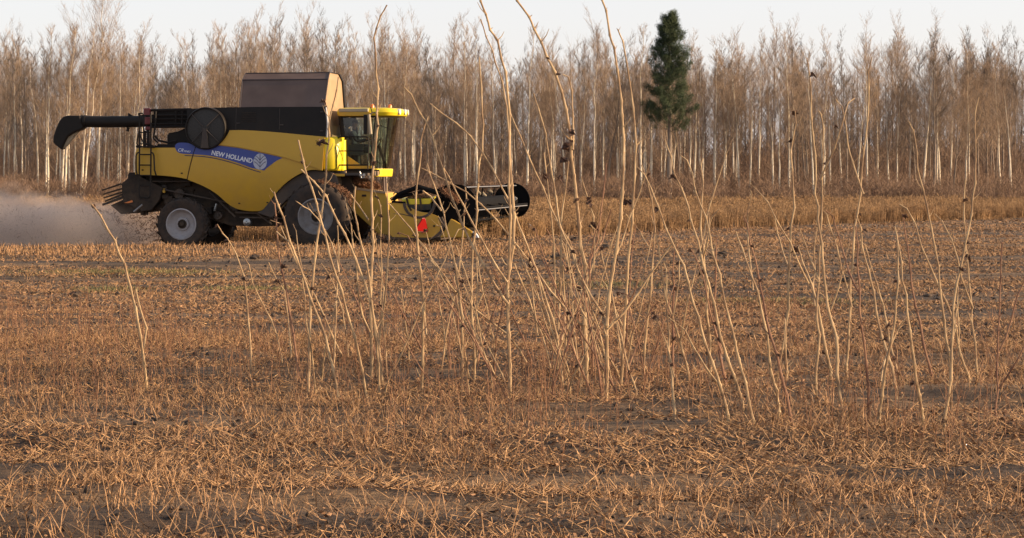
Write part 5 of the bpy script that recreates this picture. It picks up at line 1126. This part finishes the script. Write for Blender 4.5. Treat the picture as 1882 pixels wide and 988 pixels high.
sapling('bent stem at the very right, its top leaning left towards the woods', 24.8, [([(1179, 303), (1188, 329), (1196.7, 366), (1203, 420), (1197, 500), (1196, 531), (1188, 597), (1184, 640)], 5, 2)], [(1193, 318, 9)])
sapling('stem leaning right beside the bent one', 25.8, [([(1199, 487.5), (1183.6, 527), (1170.5, 581.5), (1159.6, 616)], 3.6, 2.2)])
sapling('flattened reed leaning left between the dust cloud and the rear wheel', 24.0, [([(171, 374.7), (187.4, 395), (202.6, 423.7), (214.6, 441), (222, 465), (232, 483), (242.7, 526.8), (251.5, 564), (260, 616)], 6, 3.4), ([(249, 531), (256, 564), (269, 603), (264, 640)], 4, 2.8)])
sapling('thin stem curving down from below the harvester between its wheels', 26.2, [([(398, 412.5), (408, 429.5), (416.4, 438), (432.8, 467.8), (447, 509), (452.5, 553), (458, 616)], 4, 2.2)])
sapling('faint thin stem leaning left beside the green patch', 27.0, [([(446, 470), (456.9, 487.5), (463, 520), (476.5, 548.7), (498.4, 590), (508, 616)], 3, 1.8)])
sapling('pair of twigs leaning left low in the stubble, right of the green patch', 27.2, [([(493, 483), (507, 513.7), (522.5, 535.6), (528, 580), (532, 616)], 3, 2), ([(590, 483), (605.6, 505), (618.7, 535.6), (629.6, 570.6), (636, 616)][::1], 3, 1.8)][:1])
sapling('twig leaning left below the front wheel', 27.3, [([(590, 483), (605.6, 505), (618.7, 535.6), (629.6, 570.6), (636, 616)], 3, 1.8)])
sapling('thin stem leaning left across the yellow header end', 26.8, [([(712, 372), (720, 379.4), (740.9, 404), (754.7, 419.5), (764, 436), (787, 465.6), (810, 498), (845, 545), (882, 575), (930, 612)], 3.6, 2)])
sapling('short twig left of the foot of the stem in front of the triangle', 27.2, [([(736.8, 531), (743, 575), (748, 616)], 3, 2)])
sapling('leaning twig right of the thick pale stem', 26.6, [([(947, 485), (960.6, 518), (976, 553), (987, 588), (998, 616)], 4, 2.4), ([(965, 483), (978, 531), (984.6, 586), (988, 616)], 3.4, 2)])
sapling('short upright twig left of the thick pale stem', 26.8, [([(875, 472), (876.4, 520), (875, 616)], 3.2, 2), ([(897, 522), (877.5, 566), (866, 600)], 3, 2)])
sapling('short twig leaning left between the tall straight stem and the seed-head stem', 26.4, [([(1122, 518), (1131, 553), (1140, 616)], 3.6, 2.2)])

rs = random.Random(41); tw = []
for i in range(56):
    px = rs.choice([rs.uniform(560, 1200), rs.uniform(820, 1200), rs.uniform(1000, 1200)]); D = rs.uniform(23, 28); base = HZ+CAMH*FPX/D-25; top = rs.uniform(400, 560); lean = rs.choice([rs.uniform(.1, .6), rs.uniform(.1, .6), rs.uniform(-.5, 0)])
    pts = []; y = base; x = px
    while y > top: pts.append((x, y)); st = rs.uniform(20, 38); x += -lean*st+rs.uniform(-3, 3); y -= st
    pts.append((x, top)); polys = [(pts[::-1], rs.uniform(2.4, 4.2), 1.6)]
    if rs.random() < .5 and len(pts) > 4: k = rs.randrange(2, len(pts)-1); bx_, by_ = pts[k]; s_ = rs.choice([-1, 1]); polys.append(([(bx_+s_*rs.uniform(20, 44), by_-rs.uniform(50, 90)), (bx_+s_*12, by_-28), (bx_, by_)], 2.4, 1.4))
    tw.append((px, sapling('x', D, polys, [(pts[-1][0], pts[-1][1], rs.uniform(6, 10))] if rs.random() < .3 else [], red=rs.random() < .45)))
tw.sort(key=lambda t: t[0])
WH = [(700, 'below the header'), (880, 'left of the thick pale sapling'), (1010, 'right of the thick pale sapling'), (1120, 'around the dark-topped sapling'), (1300, 'near the pine')]
cnt_ = {}
for px, o in tw:
    wz = [n_ for lim, n_ in WH if px < lim][0]; k = cnt_.get(wz, 0); cnt_[wz] = k+1; o['label'] = ORD[min(k, 27)]+' of low thin twigs %s' % wz

# more of the same stand to the right of the tall ones: made up by rule, each a plant of its own
rs = random.Random(23)
stand = {}
look = ['slender tan stem', 'crooked brown stem', 'stem with withered leaves', 'low forked stem', 'thin leaning stem']
for i in range(26):
    px = 1225+i*24+rs.uniform(-14, 14); D = rs.uniform(20, 26.5); top = rs.choice([rs.uniform(60, 260), rs.uniform(250, 420), rs.uniform(380, 500)]) if i % 4 else rs.uniform(300, 470)
    def walk(px_, y0, y1, lean):
        pts = []; y = y0; x = px_
        while y > y1: pts.append((x, y)); st = rs.uniform(24, 46); x += -lean*st+rs.uniform(-5, 5); y -= st
        pts.append((x, y1)); return pts[::-1]
    base = HZ+CAMH*FPX/D-30; lean = rs.uniform(-.12, .42); polys = [(walk(px, base, top, lean), rs.uniform(4, 7), 2.2)]
    for j in range(rs.choice([0, 1, 1, 2])):
        st_ = polys[0][0]; k = rs.randrange(max(1, len(st_)//3), len(st_)-1) if len(st_) > 4 else len(st_)-1; bx_, by_ = st_[k]; polys.append((walk(bx_, by_, max(by_-rs.uniform(80, 200), 30), lean+rs.choice([-.35, .3])), 3.6, 1.8))
    lv = [(st_[k][0], st_[k][1], rs.uniform(10, 18)) for st_ in [polys[0][0]] for k in rs.sample(range(len(st_)), min(2, len(st_)))] if i % 3 == 0 else []
    h_ = 'up to the skyline' if top < 150 else ('as high as the woods' if top < 300 else 'no higher than the crop')
    o = sapling('x', D, polys, lv, red=(i % 5 == 0)); stand.setdefault((('leafy ' if lv else '')+('forked' if len(polys) > 1 else 'unbranched'), h_), []).append((px, o))
for (kd, h_), lst in stand.items():
    lst.sort(key=lambda t: t[0])
    for k, (px, o) in enumerate(lst):
        o['label'] = ('%s sapling %s, right of the pine' if len(lst) == 1 else ORD[k]+' of %s saplings %s, right of pine') % (kd, h_)
